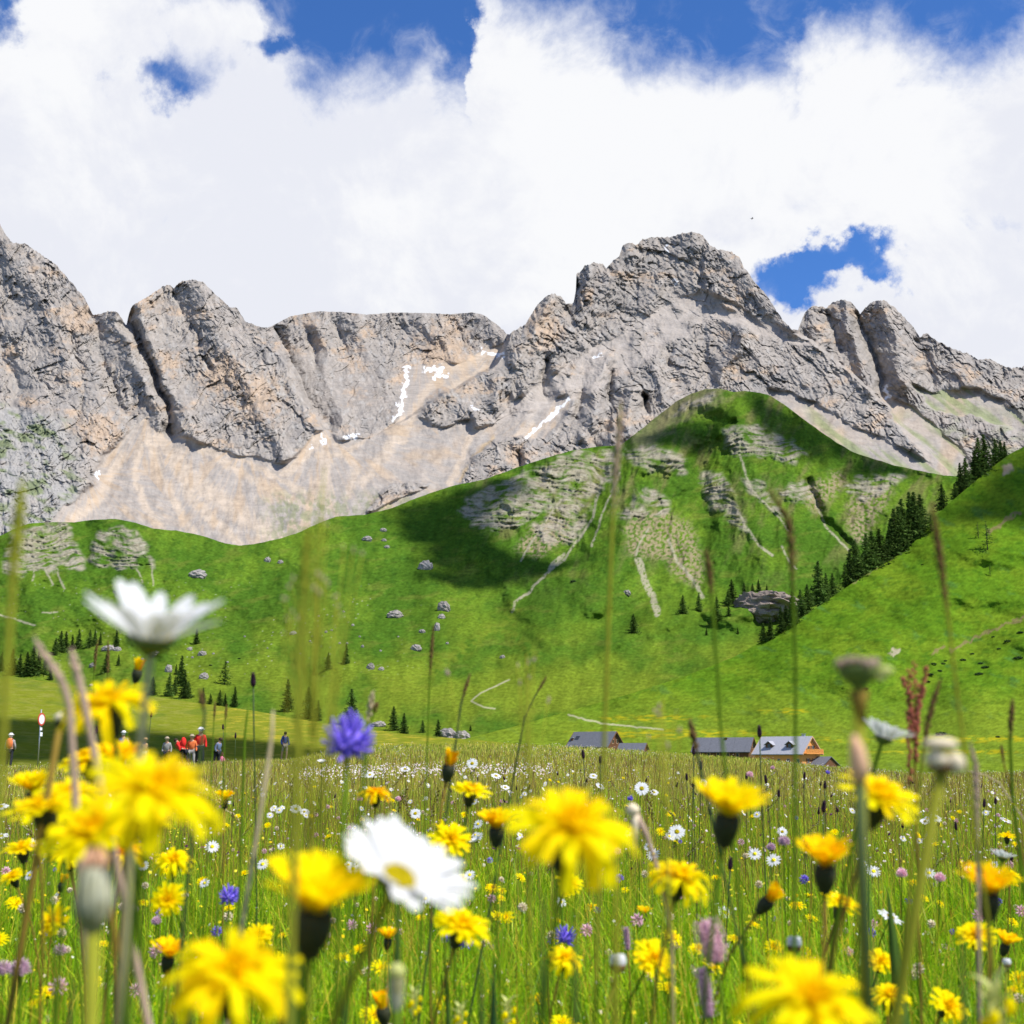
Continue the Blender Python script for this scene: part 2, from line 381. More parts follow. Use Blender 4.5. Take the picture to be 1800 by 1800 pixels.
SPURS = [ # polyline, width px, metres towards the viewer (negative: gully)
  ([(10,420),(60,500),(110,600),(150,700),(190,760)],40,60), ([(205,548),(240,640),(290,740)],16,70), ([(224,560),(246,600),(270,650),(292,705),(300,760)],11,-190),
  ([(240,535),(262,600),(300,690),(350,770)],22,75), ([(340,492),(380,580),(440,680),(500,790)],26,60), ([(302,503),(330,560),(370,640)],7,-45), ([(130,600),(150,690),(120,760)],10,-45),
  ([(165,560),(180,640),(230,740)],12,-60), ([(0,600),(30,680),(35,760)],12,-50), ([(60,700),(150,790),(150,860)],30,50), ([(470,580),(500,640),(540,720),(560,770)],9,40),
  ([(480,585),(512,640),(540,700),(575,750)],11,-120), ([(560,570),(575,650),(600,740)],14,60), ([(545,590),(556,640)],10,-60), ([(595,570),(605,620)],9,-50), ([(620,560),(660,640),(700,730)],16,45), ([(700,560),(740,640)],12,-30), ([(740,556),(800,640)],14,35),
  ([(790,560),(850,630)],10,-28), ([(850,560),(885,605)],14,35),
  ([(965,520),(945,580),(905,640),(870,700)],18,80), ([(1035,465),(1030,520)],14,70), ([(1010,500),(1000,545),(1010,570)],8,-50), ([(1110,430),(1060,520),(1010,570),(960,640)],22,55), ([(1215,410),(1180,470),(1130,540)],16,30),
  ([(1215,410),(1240,480),(1290,560),(1330,640),(1300,700)],28,60), ([(1262,440),(1320,500),(1390,580)],20,55), ([(1225,450),(1230,490)],9,-55), ([(1090,540),(1060,570)],8,-40),
  ([(960,640),(958,700)],9,-110), ([(985,660),(1000,720)],14,65), ([(1025,690),(1010,735)],8,-100), ([(1060,640),(1040,720),(1030,760)],15,80), ([(1078,655),(1075,700)],7,-110), ([(1110,690),(1100,760)],14,75), ([(1130,700),(1128,718)],8,-120),
  ([(1150,640),(1170,700)],14,45), ([(900,650),(880,690),(895,720)],10,-80), ([(930,680),(925,735)],14,60), ([(1240,620),(1252,680)],16,-60), ([(1310,590),(1275,640),(1255,690)],14,80), ([(1345,620),(1400,670),(1500,715),(1600,765)],26,22),
  ([(1180,620),(1190,680)],10,-45), ([(1030,750),(1060,790)],8,-60), ([(1080,740),(1076,800)],7,60),
  ([(1430,540),(1440,600)],16,60), ([(1452,550),(1475,620)],6,-60), ([(1480,530),(1500,600),(1530,680)],16,70), ([(1508,555),(1535,610),(1552,690)],8,-130), ([(1550,530),(1575,600),(1590,670)],20,110), ([(1615,600),(1625,650),(1640,670)],9,-60),
  ([(1700,660),(1730,700),(1760,740)],26,60), ([(850,790),(900,770),(930,790)],18,50), ([(915,800),(917,830)],6,-50), ([(760,710),(790,690),(820,720)],24,45), ([(840,730),(838,745)],8,40), ([(1605,780),(1660,815),(1690,835)],12,50)]
SNOW = [([(714,648),(716,665),(710,690),(703,712),(705,725),(692,736)],4.6),([(748,650),(775,648),(771,660)],5),([(763,665),(785,660)],3.5),([(610,768),(625,766)],4),([(565,765),(570,778)],3.5),([(546,785),(548,786)],3),([(832,716),(842,722)],3.5),
  ([(984,716),(950,748),(925,768)],3),([(975,728),(955,745)],2.5),([(1000,700),(975,730)],2),([(1556,682),(1560,696)],5.5),([(1174,432),(1171,444)],2.6),([(1180,492),(1188,497)],2),([(860,622),(885,625)],4),([(845,618),(860,620)],3),([(171,832),(173,838)],4),([(1045,628),(1055,624)],2),([(1430,778),(1436,780)],2.5)]

def warp(U, V, a=6, f=.035, s=3):
    return U + a*fbm(U*f, V*f, 3, s), V + a*fbm(U*f+50, V*f, 3, s+1)

mtc = {}
def mt_masks(U, V):
    if 'k' in mtc: return mtc['k']
    u, v = warp(U, V, 11, .03)
    scree = np.zeros(U.shape)
    for p in SCREE: scree = np.maximum(scree, inpoly(u, v, p))
    isl = np.zeros(U.shape)      # rock islands in the scree
    for p in ([(735,735),(745,705),(770,688),(800,680),(825,700),(815,735),(780,745)], [(815,840),(835,800),(860,780),(880,768),(920,770),(955,785),(960,800),(930,830),(860,860)],
              [(832,752),(830,728),(840,722),(850,735),(848,755)], [(640,905),(650,880),(700,845),(760,850),(720,870)]):
        isl = np.maximum(isl, inpoly(u, v, p))
    n = fbm(U*.05, V*.05, 5, 40, .6)
    isl = np.maximum(isl, ((n > .42) & (dline(U, V, [(260,760),(290,800),(330,850),(300,870)]) < 28)))
    scree = blur(np.clip(scree-isl, 0, 1), 1, 1)
    ramp = np.zeros(U.shape)
    for p in RAMP: ramp = np.maximum(ramp, inpoly(u, v, p))
    ramp = blur(ramp, 2, 4)
    ramp *= sstep(-.25, .25, fbm(U*.03, V*.03, 4, 60, .6)+.2)
    m2 = blur(inpoly(u*.5+U*.5, v*.5+V*.5, M2_POLY).astype(float), 1, 2)
    m4 = blur(inpoly(u*.5+U*.5, v*.5+V*.5, M4_POLY).astype(float), 1, 2)
    mtc['k'] = (scree, ramp, m2, m4)
    return mtc['k']

def D_mt(U, V, T):
    scree, ramp, m2, m4 = mt_masks(U, V)
    D = np.interp(V, [380,550,700,800,900,960,1010], [2330,2130,1890,1690,1490,1390,1310])
    D = D + m2*470*sstep(780,600,V) + m4*420
    D = D - 80*sstep(200, 60, U)*sstep(680, 760, V)
    uw, vw = warp(U, V, 14, .02, 9)
    rock = 1-np.clip(scree + .75*ramp, 0, 1)
    rk = blur(rock, 2, 5)
    crk = fbm(U*.06, V*.05, 4, 91, .65)
    for pl, w, a in SPURS:
        d = dline(uw, vw, pl)
        dd = d + 5*crk; pr = np.exp(-np.abs(dd/w)**1.5)
        D = D - a*(.62 if a > 0 else .42)*pr*(.25+.75*rk)
    # directional rock relief, gullies leaning with the strata
    left = sstep(960, 860, U); right = sstep(1330, 1420, U); mid = 1-left-right
    def aniso(ang, lx, ly, o, s):
        c, si = math.cos(R(ang)), math.sin(R(ang))
        a_ = uw*c + vw*si; b_ = -uw*si + vw*c      # a_ along the gully
        return ridged(a_/lx, b_/ly, o, s, .55)
    rel = left*aniso(62, 230, 62, 6, 100) + mid*aniso(128, 200, 70, 6, 120) + right*aniso(58, 220, 60, 6, 140)
    f1, f2 = cell(uw/34, vw/40, 11); g1, g2 = cell(uw/13+fbm(U*.1,V*.1,2,5), vw/15, 12); k1, k2 = cell(uw/5.5+.4*fbm(U*.2,V*.2,2,6), vw/6.5, 13)
    fin = left*aniso(70, 46, 13, 4, 180) + mid*aniso(118, 44, 14, 4, 185) + right*aniso(64, 46, 13, 4, 190)
    h1, h2 = cell(uw/21+fbm(U*.06,V*.06,2,14), vw/30, 15)
    lum = .55+.9*sstep(-.35,.4,fbm(U*.018, V*.018, 3, 195))
    sg = np.where(U < 900, .55, -.55)       # lean of the blocks
    def blk(cx, cy, s): return facet((uw+vw*sg)/cx, (vw-uw*sg*.3)/cy, s)
    rough = rel*13 + (f2-f1)*4 + blk(44, 62, 21)*8 + (blk(19, 27, 22)*5.0 + blk(9, 12, 23)*4.2 + blk(4.6, 6.2, 24)*2.7 + fin*4.8)*lum + (g2-g1)*2.0 + 1.3*ridged(U*.17, V*.15, 3, 160, .65)
    # ledges following the bedding
    bed = (V*.9 + U*np.where(U < 900, .35, -.25) + 12*fbm(U*.02, V*.02, 3, 77))
    rough = rough + 4.5*np.abs(((bed/21) % 1)-.5) + 2*np.abs(((bed/8.3) % 1)-.5)
    D = D - rough*rk
    soft = ridged(U*.012+V*.006, V*.004+U*.002, 3, 170, .35)*8 + fbm(U*.06, V*.05, 4, 171)*3.5
    fan = .12*np.cos(dline(U, V, [(270,735)])*0+np.arctan2(U-265, V-700)*38+fbm(U*.01,V*.01,2,172)*3)*sstep(560,300,U)*4
    fan = fbm(U*.02, V*.012, 4, 174, .5)*8
    D = D - (1-rk)*(soft+fan) - 6*sstep(.2,.8,rk)
    return D

def C_mt(U, V, T):
    scree, ramp, m2, m4 = mt_masks(U, V)
    n1 = fbm(U*.02, V*.02, 5, 200, .6); n2 = fbm(U*.09, V*.07, 4, 210, .6); n3 = fbm(U*.012, V*.03, 4, 220, .55)
    C = np.zeros(U.shape+(3,)) + np.array([.285,.256,.228])
    C = lerp3(C, [.235,.218,.203], sstep(-.1,.35,n1)*.8)
    C = lerp3(C, [.34,.325,.305], sstep(0,.5,n2)*.6)
    warm = sstep(.08,.45,n3)*sstep(-.2,.3,n2+.1)
    for cx, cy, r in ((140,560,30),(450,700,45),(250,520,30),(390,660,40),(960,580,30),(1095,735,16),(780,640,60),(1030,520,14),(910,800,22),(300,640,20),(20,620,15),(560,600,14),(180,760,35)):
        warm = np.maximum(warm, sstep(1.4,.3,np.hypot(U-cx,V-cy)/r+n2*1.2)*.9)
    C = lerp3(C, [.43,.30,.19], warm*.6)
    C = lerp3(C, [.10,.10,.115], sstep(.35,.6,n2)*.25)
    ft = left_ = np.where(U < 900, 1, 0); C = C*(1+.35*fbm((U-(V*.5)*(2*ft-1))*.16, V*.05, 4, 216, .65))[..., None]
    # pale slabs and thin green at the foot of the left wall
    slab = sstep(170,120,U+.2*(880-V))*sstep(700,720,V-U*.25)
    C = lerp3(C, [.285,.28,.268], slab*.7)
    gr = slab*sstep(.0,.3,fbm(U*.02+V*.012, V*.05-U*.02, 4, 230))
    C = lerp3(C, [.13,.17,.06], gr*.75)
    # scree
    best = np.full(U.shape, 1e9); ang = np.zeros(U.shape); rad = np.zeros(U.shape)
    for q, (ax, ay, kx) in enumerate(((262,715,1.),(430,770,1.1),(563,745,1.),(735,560,1.),(905,560,1.25),(1010,640,1.1),(150,830,1.1),(340,745,1.2))):
        r_ = np.hypot(U-ax, V-ay)*kx + np.where(V < ay-8, 400, 0); a_ = np.arctan2(U-ax, V-ay+1)
        b_ = r_ < best; best = np.where(b_, r_, best); ang = np.where(b_, a_+q*3, ang); rad = np.where(b_, r_, rad)
    streak = fbm(ang*17+.5*n1, rad*.010, 5, 240, .65)
    streak2 = fbm(ang*34+.5*n1, rad*.016, 4, 242, .6)
    lobes = fbm(ang*5, rad*.014+3, 3, 244)
    S = np.zeros(U.shape+(3,)) + np.array([.345,.295,.25])
    S = lerp3(S, [.28,.26,.24], .75*sstep(-.4,.2,streak))
    us_, vs_ = warp(U, V, 7, .05, 246)
    for pl, w in (([(262,740),(300,800),(360,860),(490,950)],19),([(320,765),(420,830),(545,892)],9),([(400,795),(470,830),(565,885)],6),([(250,768),(235,830),(250,880),(285,935)],8),([(215,800),(170,880),(125,918)],10),([(258,770),(290,850),(335,935)],10),
      ([(300,800),(340,880),(425,960)],11),([(560,765),(540,800),(500,832)],9),([(572,775),(570,840),(576,885)],13),([(592,780),(628,820),(612,872)],8),([(705,742),(682,790),(640,845)],12),([(775,655),(742,700),(722,740),(705,775)],9),([(855,648),(800,680),(755,715)],8),
      ([(838,742),(818,790),(792,850)],8),([(935,748),(872,798),(828,832)],9),([(1000,705),(965,735),(925,775)],7),([(640,775),(600,800),(560,800)],6),([(885,612),(830,635),(780,650)],12)):
        t_ = sstep(w*1.25, w*.35, dline(us_, vs_, pl)+w*.9*streak2)
        S = lerp3(S, [.42,.345,.27], t_*.85)
    S = lerp3(S, [.42,.31,.18], sstep(6,1,dline(us_, vs_, [(868,768),(835,802),(808,845)]))*.7)
    S = lerp3(S, [.39,.34,.29], sstep(.1,.4,streak2)*.35)
    S = lerp3(S, [.40,.29,.185], sstep(.05,.4,lobes)*.5)
    S = lerp3(S, [.17,.155,.14], sstep(.35,.5,fbm(U*.22, V*.26, 3, 265, .6))*sstep(-.1,.3,fbm(U*.02, V*.03, 3, 266))*.75)
    S = lerp3(S, [.20,.215,.12], sstep(.85,1.0,V/900+.2*n1)*sstep(440,500,U)*sstep(800,720,U)*sstep(850,885,V)*sstep(-.25,.2,n2)*.75)
    S = lerp3(S, [.19,.225,.10], sstep(1400,1450,U)*sstep(.0,.35,fbm((U-V*1.2)*.03,(V+U*.7)*.004,4,270)+.12)*.75)
    C = lerp3(C, S, np.clip(scree+0, 0, 1)); C = lerp3(C, [.36,.32,.285], ramp*.7)
    g4 = m4*sstep(700,760,V)*sstep(-.05,.3,fbm(U*.015,V*.03,4,280)); C = lerp3(C, [.22,.24,.14], g4*.6)
    for pl, w in SNOW:
        uu, vv = warp(U, V, 9, .10, 31)
        C = lerp3(C, [.64,.65,.67], sstep(w*.8+.8, w*.8-.8, dline(uu, vv, pl)+3.5*fbm(U*.15, V*.15, 2, 33)))
    return C

us_mt = np.linspace(-300, 2150, 1900)
def vt_mt(u):
    amp = np.where((u > 480) & (u < 880), .35, 1.0)
    return sky_mt(u) + amp*(-3.2*ridged(u*.07, u*0+3, 4, 300, .6) + 1.6*fbm(u*.35, u*0+9, 2, 305) + 2.2)
mountains = sheet('mountains', us_mt, vt_mt, vb_mt, 720, D_mt, C_mt, M['mountain'], back=1.6)
tag(mountains, kind='structure')

# ------------------------------------------------------------------ terrain: green hills in the middle distance
sky_h = interp([(-300,955),(-60,955),(0,942),(25,930),(50,920),(90,918),(130,918),(160,914),(205,912),(235,918),(270,929),(310,933),(350,940),(395,955),(420,959),(450,956),(490,947),(520,938),(560,920),(590,908),(640,905),(690,893),(720,880),(770,862),
    (800,853),(850,843),(900,825),(950,808),(1000,793),(1050,785),(1090,783),(1105,772),(1130,752),(1160,728),(1190,705),(1215,692),(1240,684),(1265,683),(1290,689),(1310,687),(1335,690),(1355,696),(1380,712),(1410,735),(1440,757),(1470,777),(1500,795),
    (1540,808),(1580,820),(1620,828),(1660,836),(1720,840),(1900,860),(2150,880)])
HSP = [([(1275,690),(1190,770),(1120,850),(1110,950),(1040,1060),(960,1120)],44,48),([(1275,690),(1320,780),(1330,880),(1340,990)],48,40),([(1090,785),(1040,850),(1020,930),(960,1010),(930,1035)],22,-26),([(980,800),(900,860),(840,950)],40,34),
  ([(1220,800),(1240,900),(1230,1000)],22,-26),([(1090,900),(1180,960),(1150,1060)],16,-10),([(1420,850),(1440,910),(1495,965)],10,-22),([(1480,800),(1500,860),(1520,950)],30,-22),([(1420,760),(1380,830),(1410,950)],30,20),([(1580,830),(1570,900),(1540,980)],35,16),
  ([(700,890),(800,950),(880,1040)],60,-30),([(600,910),(560,1000),(620,1100)],60,22),([(420,960),(400,1050),(420,1120)],60,-26),([(220,915),(260,1000),(250,1080)],60,22),([(150,920),(152,985)],14,-12),([(60,920),(40,1020),(60,1100)],50,16),
  ([(880,1070),(900,1110),(960,1140)],26,-14),([(1290,1075),(1200,1080),(1130,1110),(1050,1150),(950,1195),(850,1235)],16,26),([(1000,1110),(1120,1070),(1200,1040)],20,-16),([(1450,1010),(1390,1080),(1300,1120),(1200,1160)],22,-22),
  ([(300,1130),(500,1150),(700,1190)],30,12),([(0,1140),(200,1170),(380,1200)],20,10)]
STRATA = [[(8,1005),(15,940),(60,922),(115,920),(152,990),(150,1000),(40,1012)],[(157,985),(172,935),(205,925),(240,930),(270,985),(272,1000),(170,996)],
  [(805,900),(835,865),(900,838),(980,802),(1060,788),(1090,800),(1072,845),(1045,870),(1030,905),(990,920),(960,900),(915,925),(850,935)],[(935,930),(1000,880),(1040,880),(1022,940),(1000,960),(950,950)],
  [(1090,790),(1140,782),(1200,800),(1210,830),(1150,825),(1110,820)],[(1225,840),(1262,826),(1285,850),(1300,890),(1318,940),(1305,935),(1272,905),(1240,880)],[(1270,755),(1330,742),(1400,782),(1420,800),(1380,812),(1330,800),(1280,798)],
  [(1300,845),(1330,838),(1360,880),(1378,910),(1340,888)],[(1090,905),(1110,870),(1150,858),(1180,880),(1175,905),(1120,912)],[(1360,862),(1410,848),(1440,858),(1425,880),(1380,880)],[(1480,860),(1530,832),(1590,840),(1560,862),(1520,880)],[(1380,800),(1395,780),(1405,800),(1395,815)],[(1170,735),(1215,700),(1260,688),(1262,700),(1215,722)]]
TAN = [[(1090,930),(1120,900),(1180,900),(1215,930),(1235,985),(1225,1040),(1190,1010),(1165,985),(1110,975)],[(1490,880),(1540,850),(1580,862),(1545,905),(1520,950),(1500,960),(1492,920)],[(1410,860),(1470,830),(1490,850),(1440,900),(1415,890)],[(905,965),(940,925),(1010,905),(1000,950),(950,980)]]
CHAN = [([(1122,985),(1133,1020),(1148,1050),(1155,1078)],6.5),([(1118,975),(1122,960),(1140,930)],1.6),([(1290,890),(1315,930),(1335,960),(1358,976)],2.2),([(1400,1000),(1385,985),(1375,960)],1.2),([(1058,845),(1048,880),(1042,910),(1020,945),(990,985),(958,1010),(930,1040),(905,1058),(900,1075)],2.2),
  ([(1175,950),(1190,985),(1215,1015),(1235,1050)],3.2),([(1432,880),(1450,925),(1475,950),(1492,968)],1.6),([(985,880),(960,915),(915,985)],1.8),([(1300,800),(1320,860),(1360,900),(1390,935)],1.5),([(1090,830),(1060,900),(1040,960)],1.6),([(990,975),(965,1000)],4),
  ([(80,1000),(92,1028)],1.6),([(100,1000),(112,1035)],1.4),([(60,1000),(58,1020)],1.2),([(240,1000),(250,1022)],1),([(268,1000),(270,1030)],1),([(0,1081),(60,1099)],1.6),([(75,1077),(100,1076)],1)]
def hill_masks(U, V):
    u, v = warp(U, V, 14, .045, 400)
    st = np.zeros(U.shape)
    for p in STRATA: st = np.maximum(st, inpoly(u, v, p))
    tn = np.zeros(U.shape)
    for p in TAN: tn = np.maximum(tn, inpoly(u, v, p))
    return blur(st, 1, 2), blur(tn, 2, 3)
hc = {}
def D_h(U, V, T):
    if 'm' not in hc and U.size > 1000: hc['m'] = hill_masks(U, V)
    D = np.interp(V, [680,700,750,800,850,900,950,1000,1050,1100,1150,1200,1250,1310,1330,1350,1365,1400,1440], [1365,1340,1290,1232,1168,1102,1034,956,876,792,703,603,500,400,350,305,272,200,160])
    # left hills stand nearer than the central peak
    D = D*(1-.10*sstep(620, 250, U)*sstep(1200, 1000, V))
    uw, vw = warp(U, V, 16, .012, 410)
    for pl, w, a in HSP: D = D - a*np.exp(-(dline(uw, vw, pl)/w)**2)
    up = sstep(1330, 1120, V)
    D = D - up*(fbm(uw*.011, vw*.014, 4, 420, .42)*26 + fbm(U*.07, V*.09, 3, 430, .55)*2.0)
    D = D - sstep(1120, 950, V)*sstep(700, 850, U)*(ridged(uw*.024+vw*.006, vw*.009-uw*.003, 4, 440)*11)
    if 'm' in hc and U.shape == hc['m'][0].shape:
        st = hc['m'][0]; bed = V*1.0+26*fbm(U*.009, V*.014, 3, 450)+np.where(U > 700, .10*np.abs(U-1150), 0)
        D = D - st*(5.0*np.abs(((bed/9.5) % 1)-.5) + 2.5*ridged(U*.12, V*.12, 3, 455))
    return D
def C_h(U, V, T):
    st, tn = hill_masks(U, V)
    n1 = fbm(U*.008, V*.012, 4, 500, .55); n2 = fbm(U*.06, V*.09, 4, 510, .6); n3 = fbm(U*.02+V*.03, V*.05, 4, 520)
    C = np.zeros(U.shape+(3,)) + np.array([.060,.124,.012])
    C = lerp3(C, [.115,.185,.016], sstep(-.15,.35,n1)*.75)
    C = lerp3(C, [.032,.080,.010], sstep(.0,.4,n2)*.55)
    C = lerp3(C, [.15,.17,.028], sstep(.1,.45,n3)*.4)
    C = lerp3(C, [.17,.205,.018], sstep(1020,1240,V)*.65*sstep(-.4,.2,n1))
    steep = sstep(1080, 900, V)*sstep(760, 900, U)
    C = lerp3(C, [.17,.15,.055], steep*sstep(.0,.45,fbm(U*.025+V*.01, V*.012, 4, 530, .6))*.7)
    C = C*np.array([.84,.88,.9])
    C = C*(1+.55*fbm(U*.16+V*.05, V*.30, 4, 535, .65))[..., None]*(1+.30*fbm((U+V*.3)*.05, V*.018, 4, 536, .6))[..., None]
    # brown dry crest
    C = lerp3(C, [.16,.14,.08], sstep(38,8,dline(U,V,[(1130,770),(1190,715),(1250,690)])+n2*30)*.6)
    # tan fans of bare earth with tufts
    tf = tn*sstep(-.25,.2,fbm(U*.16, V*.2, 3, 540))
    C = lerp3(C, [.25,.20,.125], tf*.85)
    bed = V+26*fbm(U*.009, V*.014, 3, 450)+np.where(U > 700, .10*np.abs(U-1150), 0)+4*n2
    band = np.abs(((bed/9.5) % 1)-.5)*2
    tuft = sstep(-.22,.2,fbm(U*.030, (V+26*fbm(U*.009,V*.014,3,450)+np.where(U>700,.10*np.abs(U-1150),0))*.11, 5, 550, .6)+.10)
    st = st*sstep(-.42,-.05,fbm(U*.022, V*.03, 3, 552)+.1)
    rk = np.zeros(U.shape+(3,)) + np.array([.285,.25,.195]); rk = lerp3(rk, [.15,.125,.095], sstep(.6,.95,band)*.75); rk = lerp3(rk, [.36,.33,.28], sstep(.05,.45,fbm(U*.05,V*.25,3,560))*.55)
    grn = sstep(.72,.95,np.abs(((bed/23+.2) % 1)-.5)*2)*sstep(-.2,.3,n2)*.7
    C = lerp3(C, rk, st*tuft*(1-grn)*.85)
    uu, vv = warp(U, V, 3.2, .05, 570)
    for pl, w in CHAN:
        C = lerp3(C, [.29,.265,.19], sstep(w*.85+1.7, w*.85-1, dline(uu, vv, pl))*sstep(-.4,.1,fbm(U*.2, V*.2, 2, 575)+.15)*.8)
    # wandering footpaths and yellow flower drifts on the valley floor
    for pl, w in (([(1000,1257),(1035,1266),(1062,1272),(1100,1276),(1165,1283)],1.6),([(895,1195),(845,1218),(828,1232),(850,1243),(870,1246)],1.3)):
        C = lerp3(C, [.42,.38,.27], sstep(w+.9,w-.9,dline(U*.7+uu*.3,V*.7+vv*.3,pl))*.55)
    yl = np.maximum.reduce([sstep(1.2,.4,np.hypot((U-cx)/a, (V-cy)/b)+n3*.8) for cx,cy,a,b in ((1155,1262,85,9),(1100,1285,130,10),(1230,1285,90,9),(1370,1250,40,5),(1700,1300,160,8))])
    C = lerp3(C, [.36,.30,.010], yl*sstep(-.2,.25,fbm(U*.05,V*.3,3,580))*.75)
    C = lerp3(C, [.15,.19,.02], sstep(26,0,dline(uu,vv,[(900,1070),(890,1110),(940,1150)]))*sstep(-.3,.2,n2)*.45)
    C = lerp3(C, [.17,.21,.02], sstep(26,0,dline(uu,vv,[(860,1110),(760,1180),(650,1215)]))*sstep(-.3,.2,n2)*.4)
    # scattered pale stones
    k1, k2 = cell(U*.045, V*.07, 590)
    C = lerp3(C, [.34,.32,.27], sstep(.07,.03,k1)*.7*sstep(.05,.3,n1+.2)*sstep(1210,1150,V)*sstep(1000,1060,V)*sstep(800,640,U))
    return C
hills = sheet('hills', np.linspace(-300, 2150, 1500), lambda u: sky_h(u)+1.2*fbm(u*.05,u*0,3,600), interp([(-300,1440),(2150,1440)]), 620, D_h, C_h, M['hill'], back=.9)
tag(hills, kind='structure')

# ------------------------------------------------------------------ right-hand hillside
sky_r = interp([(640,1362),(700,1335),(800,1303),(900,1278),(1000,1250),(1100,1222),(1200,1190),(1290,1155),(1340,1127),(1400,1092),(1450,1058),(1500,1024),(1545,996),(1580,975),(1615,945),(1640,912),(1665,888),(1690,866),(1715,845),(1745,820),(1775,798),(1800,785),(1860,758),(2150,640)])
_xs = np.arange(400, 2500, 5.); _k = np.exp(-(np.arange(-30,31)*5/60.)**2); _k /= _k.sum()
_ys = np.convolve(np.pad(sky_r(_xs), 30, mode='edge'), _k, 'valid')
sky_rs = lambda u: np.interp(u, _xs, _ys)
def D_r(U, V, T):
    Dt = np.interp(U, [640,900,1100,1400,1800,2150], [330,365,400,440,530,590])
    vt = sky_rs(U); t = np.clip((1365-V)/(1365-vt), 0, 1.15)
    D = 270 + (Dt-270)*t**.8 - sstep(1365,1400,V)*70
    a = sstep(0,.25,t)
    D = D - a*(fbm(U*.006+V*.004, V*.012-U*.003, 3, 620, .4)*12 + fbm(U*.03, V*.05, 4, 630, .5)*1.3 + .2*fbm(U*.15, V*.2, 2, 635))
    D = D - a*8*np.exp(-(dline(U,V,[(1740,960),(1620,1080),(1500,1200)])/50)**2) + a*8*np.exp(-(dline(U,V,[(1800,1010),(1700,1150),(1620,1260)])/40)**2)
    return D
def C_r(U, V, T):
    n1 = fbm(U*.010, V*.018, 4, 700, .55); n2 = fbm(U*.05+V*.02, V*.10, 4, 710, .6); n3 = fbm(U*.02, V*.04-U*.012, 4, 720)
    C = np.zeros(U.shape+(3,)) + np.array([.074,.148,.009])
    C = lerp3(C, [.115,.178,.012], sstep(-.2,.3,n1)*.8)
    C = lerp3(C, [.038,.100,.008], sstep(.05,.4,n2)*.6)
    C = lerp3(C, [.045,.115,.03], sstep(.2,.5,n3)*.5)
    C = lerp3(C, [.16,.20,.02], sstep(1180,1300,V)*.5)
    C = C*(1+.55*fbm(U*.12+V*.08, V*.26, 4, 715, .65))[..., None]
    uu, vv = warp(U, V, 8, .08, 730)
    for pl, w in (([(1800,1085),(1760,1100),(1700,1128),(1670,1145)],2),([(1640,1150),(1660,1135)],2),([(1790,900),(1740,935)],3),([(1590,960),(1560,985),(1500,1025)],1)):
        C = lerp3(C, [.20,.13,.08], sstep(w+1.5,w-1,dline(uu,vv,pl))*.6)
    C = lerp3(C, [.34,.29,.21], sstep(7,3,dline(uu,vv,[(1568,1148),(1580,1144)]))*.8)
    C = lerp3(C, [.30,.22,.17], sstep(9,3,dline(uu,vv,[(1768,828),(1776,820)]))*.8)
    yl = np.maximum.reduce([sstep(1.2,.4,np.hypot((U-cx)/a, (V-cy)/b)+n3*.8) for cx,cy,a,b in ((1180,1290,160,9),(1380,1250,45,6),(1650,1300,200,7),(1700,1322,160,5),(1150,1262,90,7))])
    C = lerp3(C, [.36,.30,.010], yl*sstep(-.2,.25,fbm(U*.05,V*.3,3,780))*.7)
    for pl, w in (([(1000,1257),(1035,1266),(1062,1272),(1100,1276),(1165,1283)],1.6),):
        C = lerp3(C, [.42,.38,.27], sstep(w+.9,w-.9,dline(U*.7+uu*.3,V*.7+vv*.3,pl))*.55)
    return C
hillside = sheet('hillside', np.linspace(640, 2150, 1000), lambda u: sky_r(u)+.8*fbm(u*.06,u*0,3,640), interp([(640,1440),(2150,1440)]), 420, D_r, C_r, M['hill'], back=.35)
tag(hillside, kind='structure')

# ------------------------------------------------------------------ left field spur
sky_f = interp([(-300,1160),(-60,1180),(0,1187),(150,1207),(300,1229),(450,1250),(560,1270),(700,1289),(850,1302),(1000,1316),(1100,1340),(1150,1362)])
def D_f(U, V, T):
    vt = sky_f(U); t = np.clip((1385-V)/(1385-vt), 0, 1)
    return 58 + 125*t**1.3*np.interp(U, [0,600,1100], [1,.85,.7]) - 1.2*fbm(U*.02, V*.04, 3, 800)*sstep(0,.2,t)
def C_f(U, V, T):
    n1 = fbm(U*.012, V*.05, 4, 810); n2 = fbm(U*.03, V*.4, 4, 820, .6)
    C = np.zeros(U.shape+(3,)) + np.array([.15,.175,.015])
    C = lerp3(C, [.20,.205,.04], sstep(-.1,.3,n2)*.7)
    C = lerp3(C, [.33,.27,.02], sstep(300,420,U)*sstep(.0,.4,n2+.3*n1)*sstep(1345,1310,V)*.8)
    C = lerp3(C, [.08,.13,.02], sstep(.05,.4,n1)*.5)
    return C
field = sheet('field', np.linspace(-300, 1150, 700), sky_f, interp([(-300,1388),(1150,1388)]), 160, D_f, C_f, M['field'], back=.12)
tag(field, kind='structure')

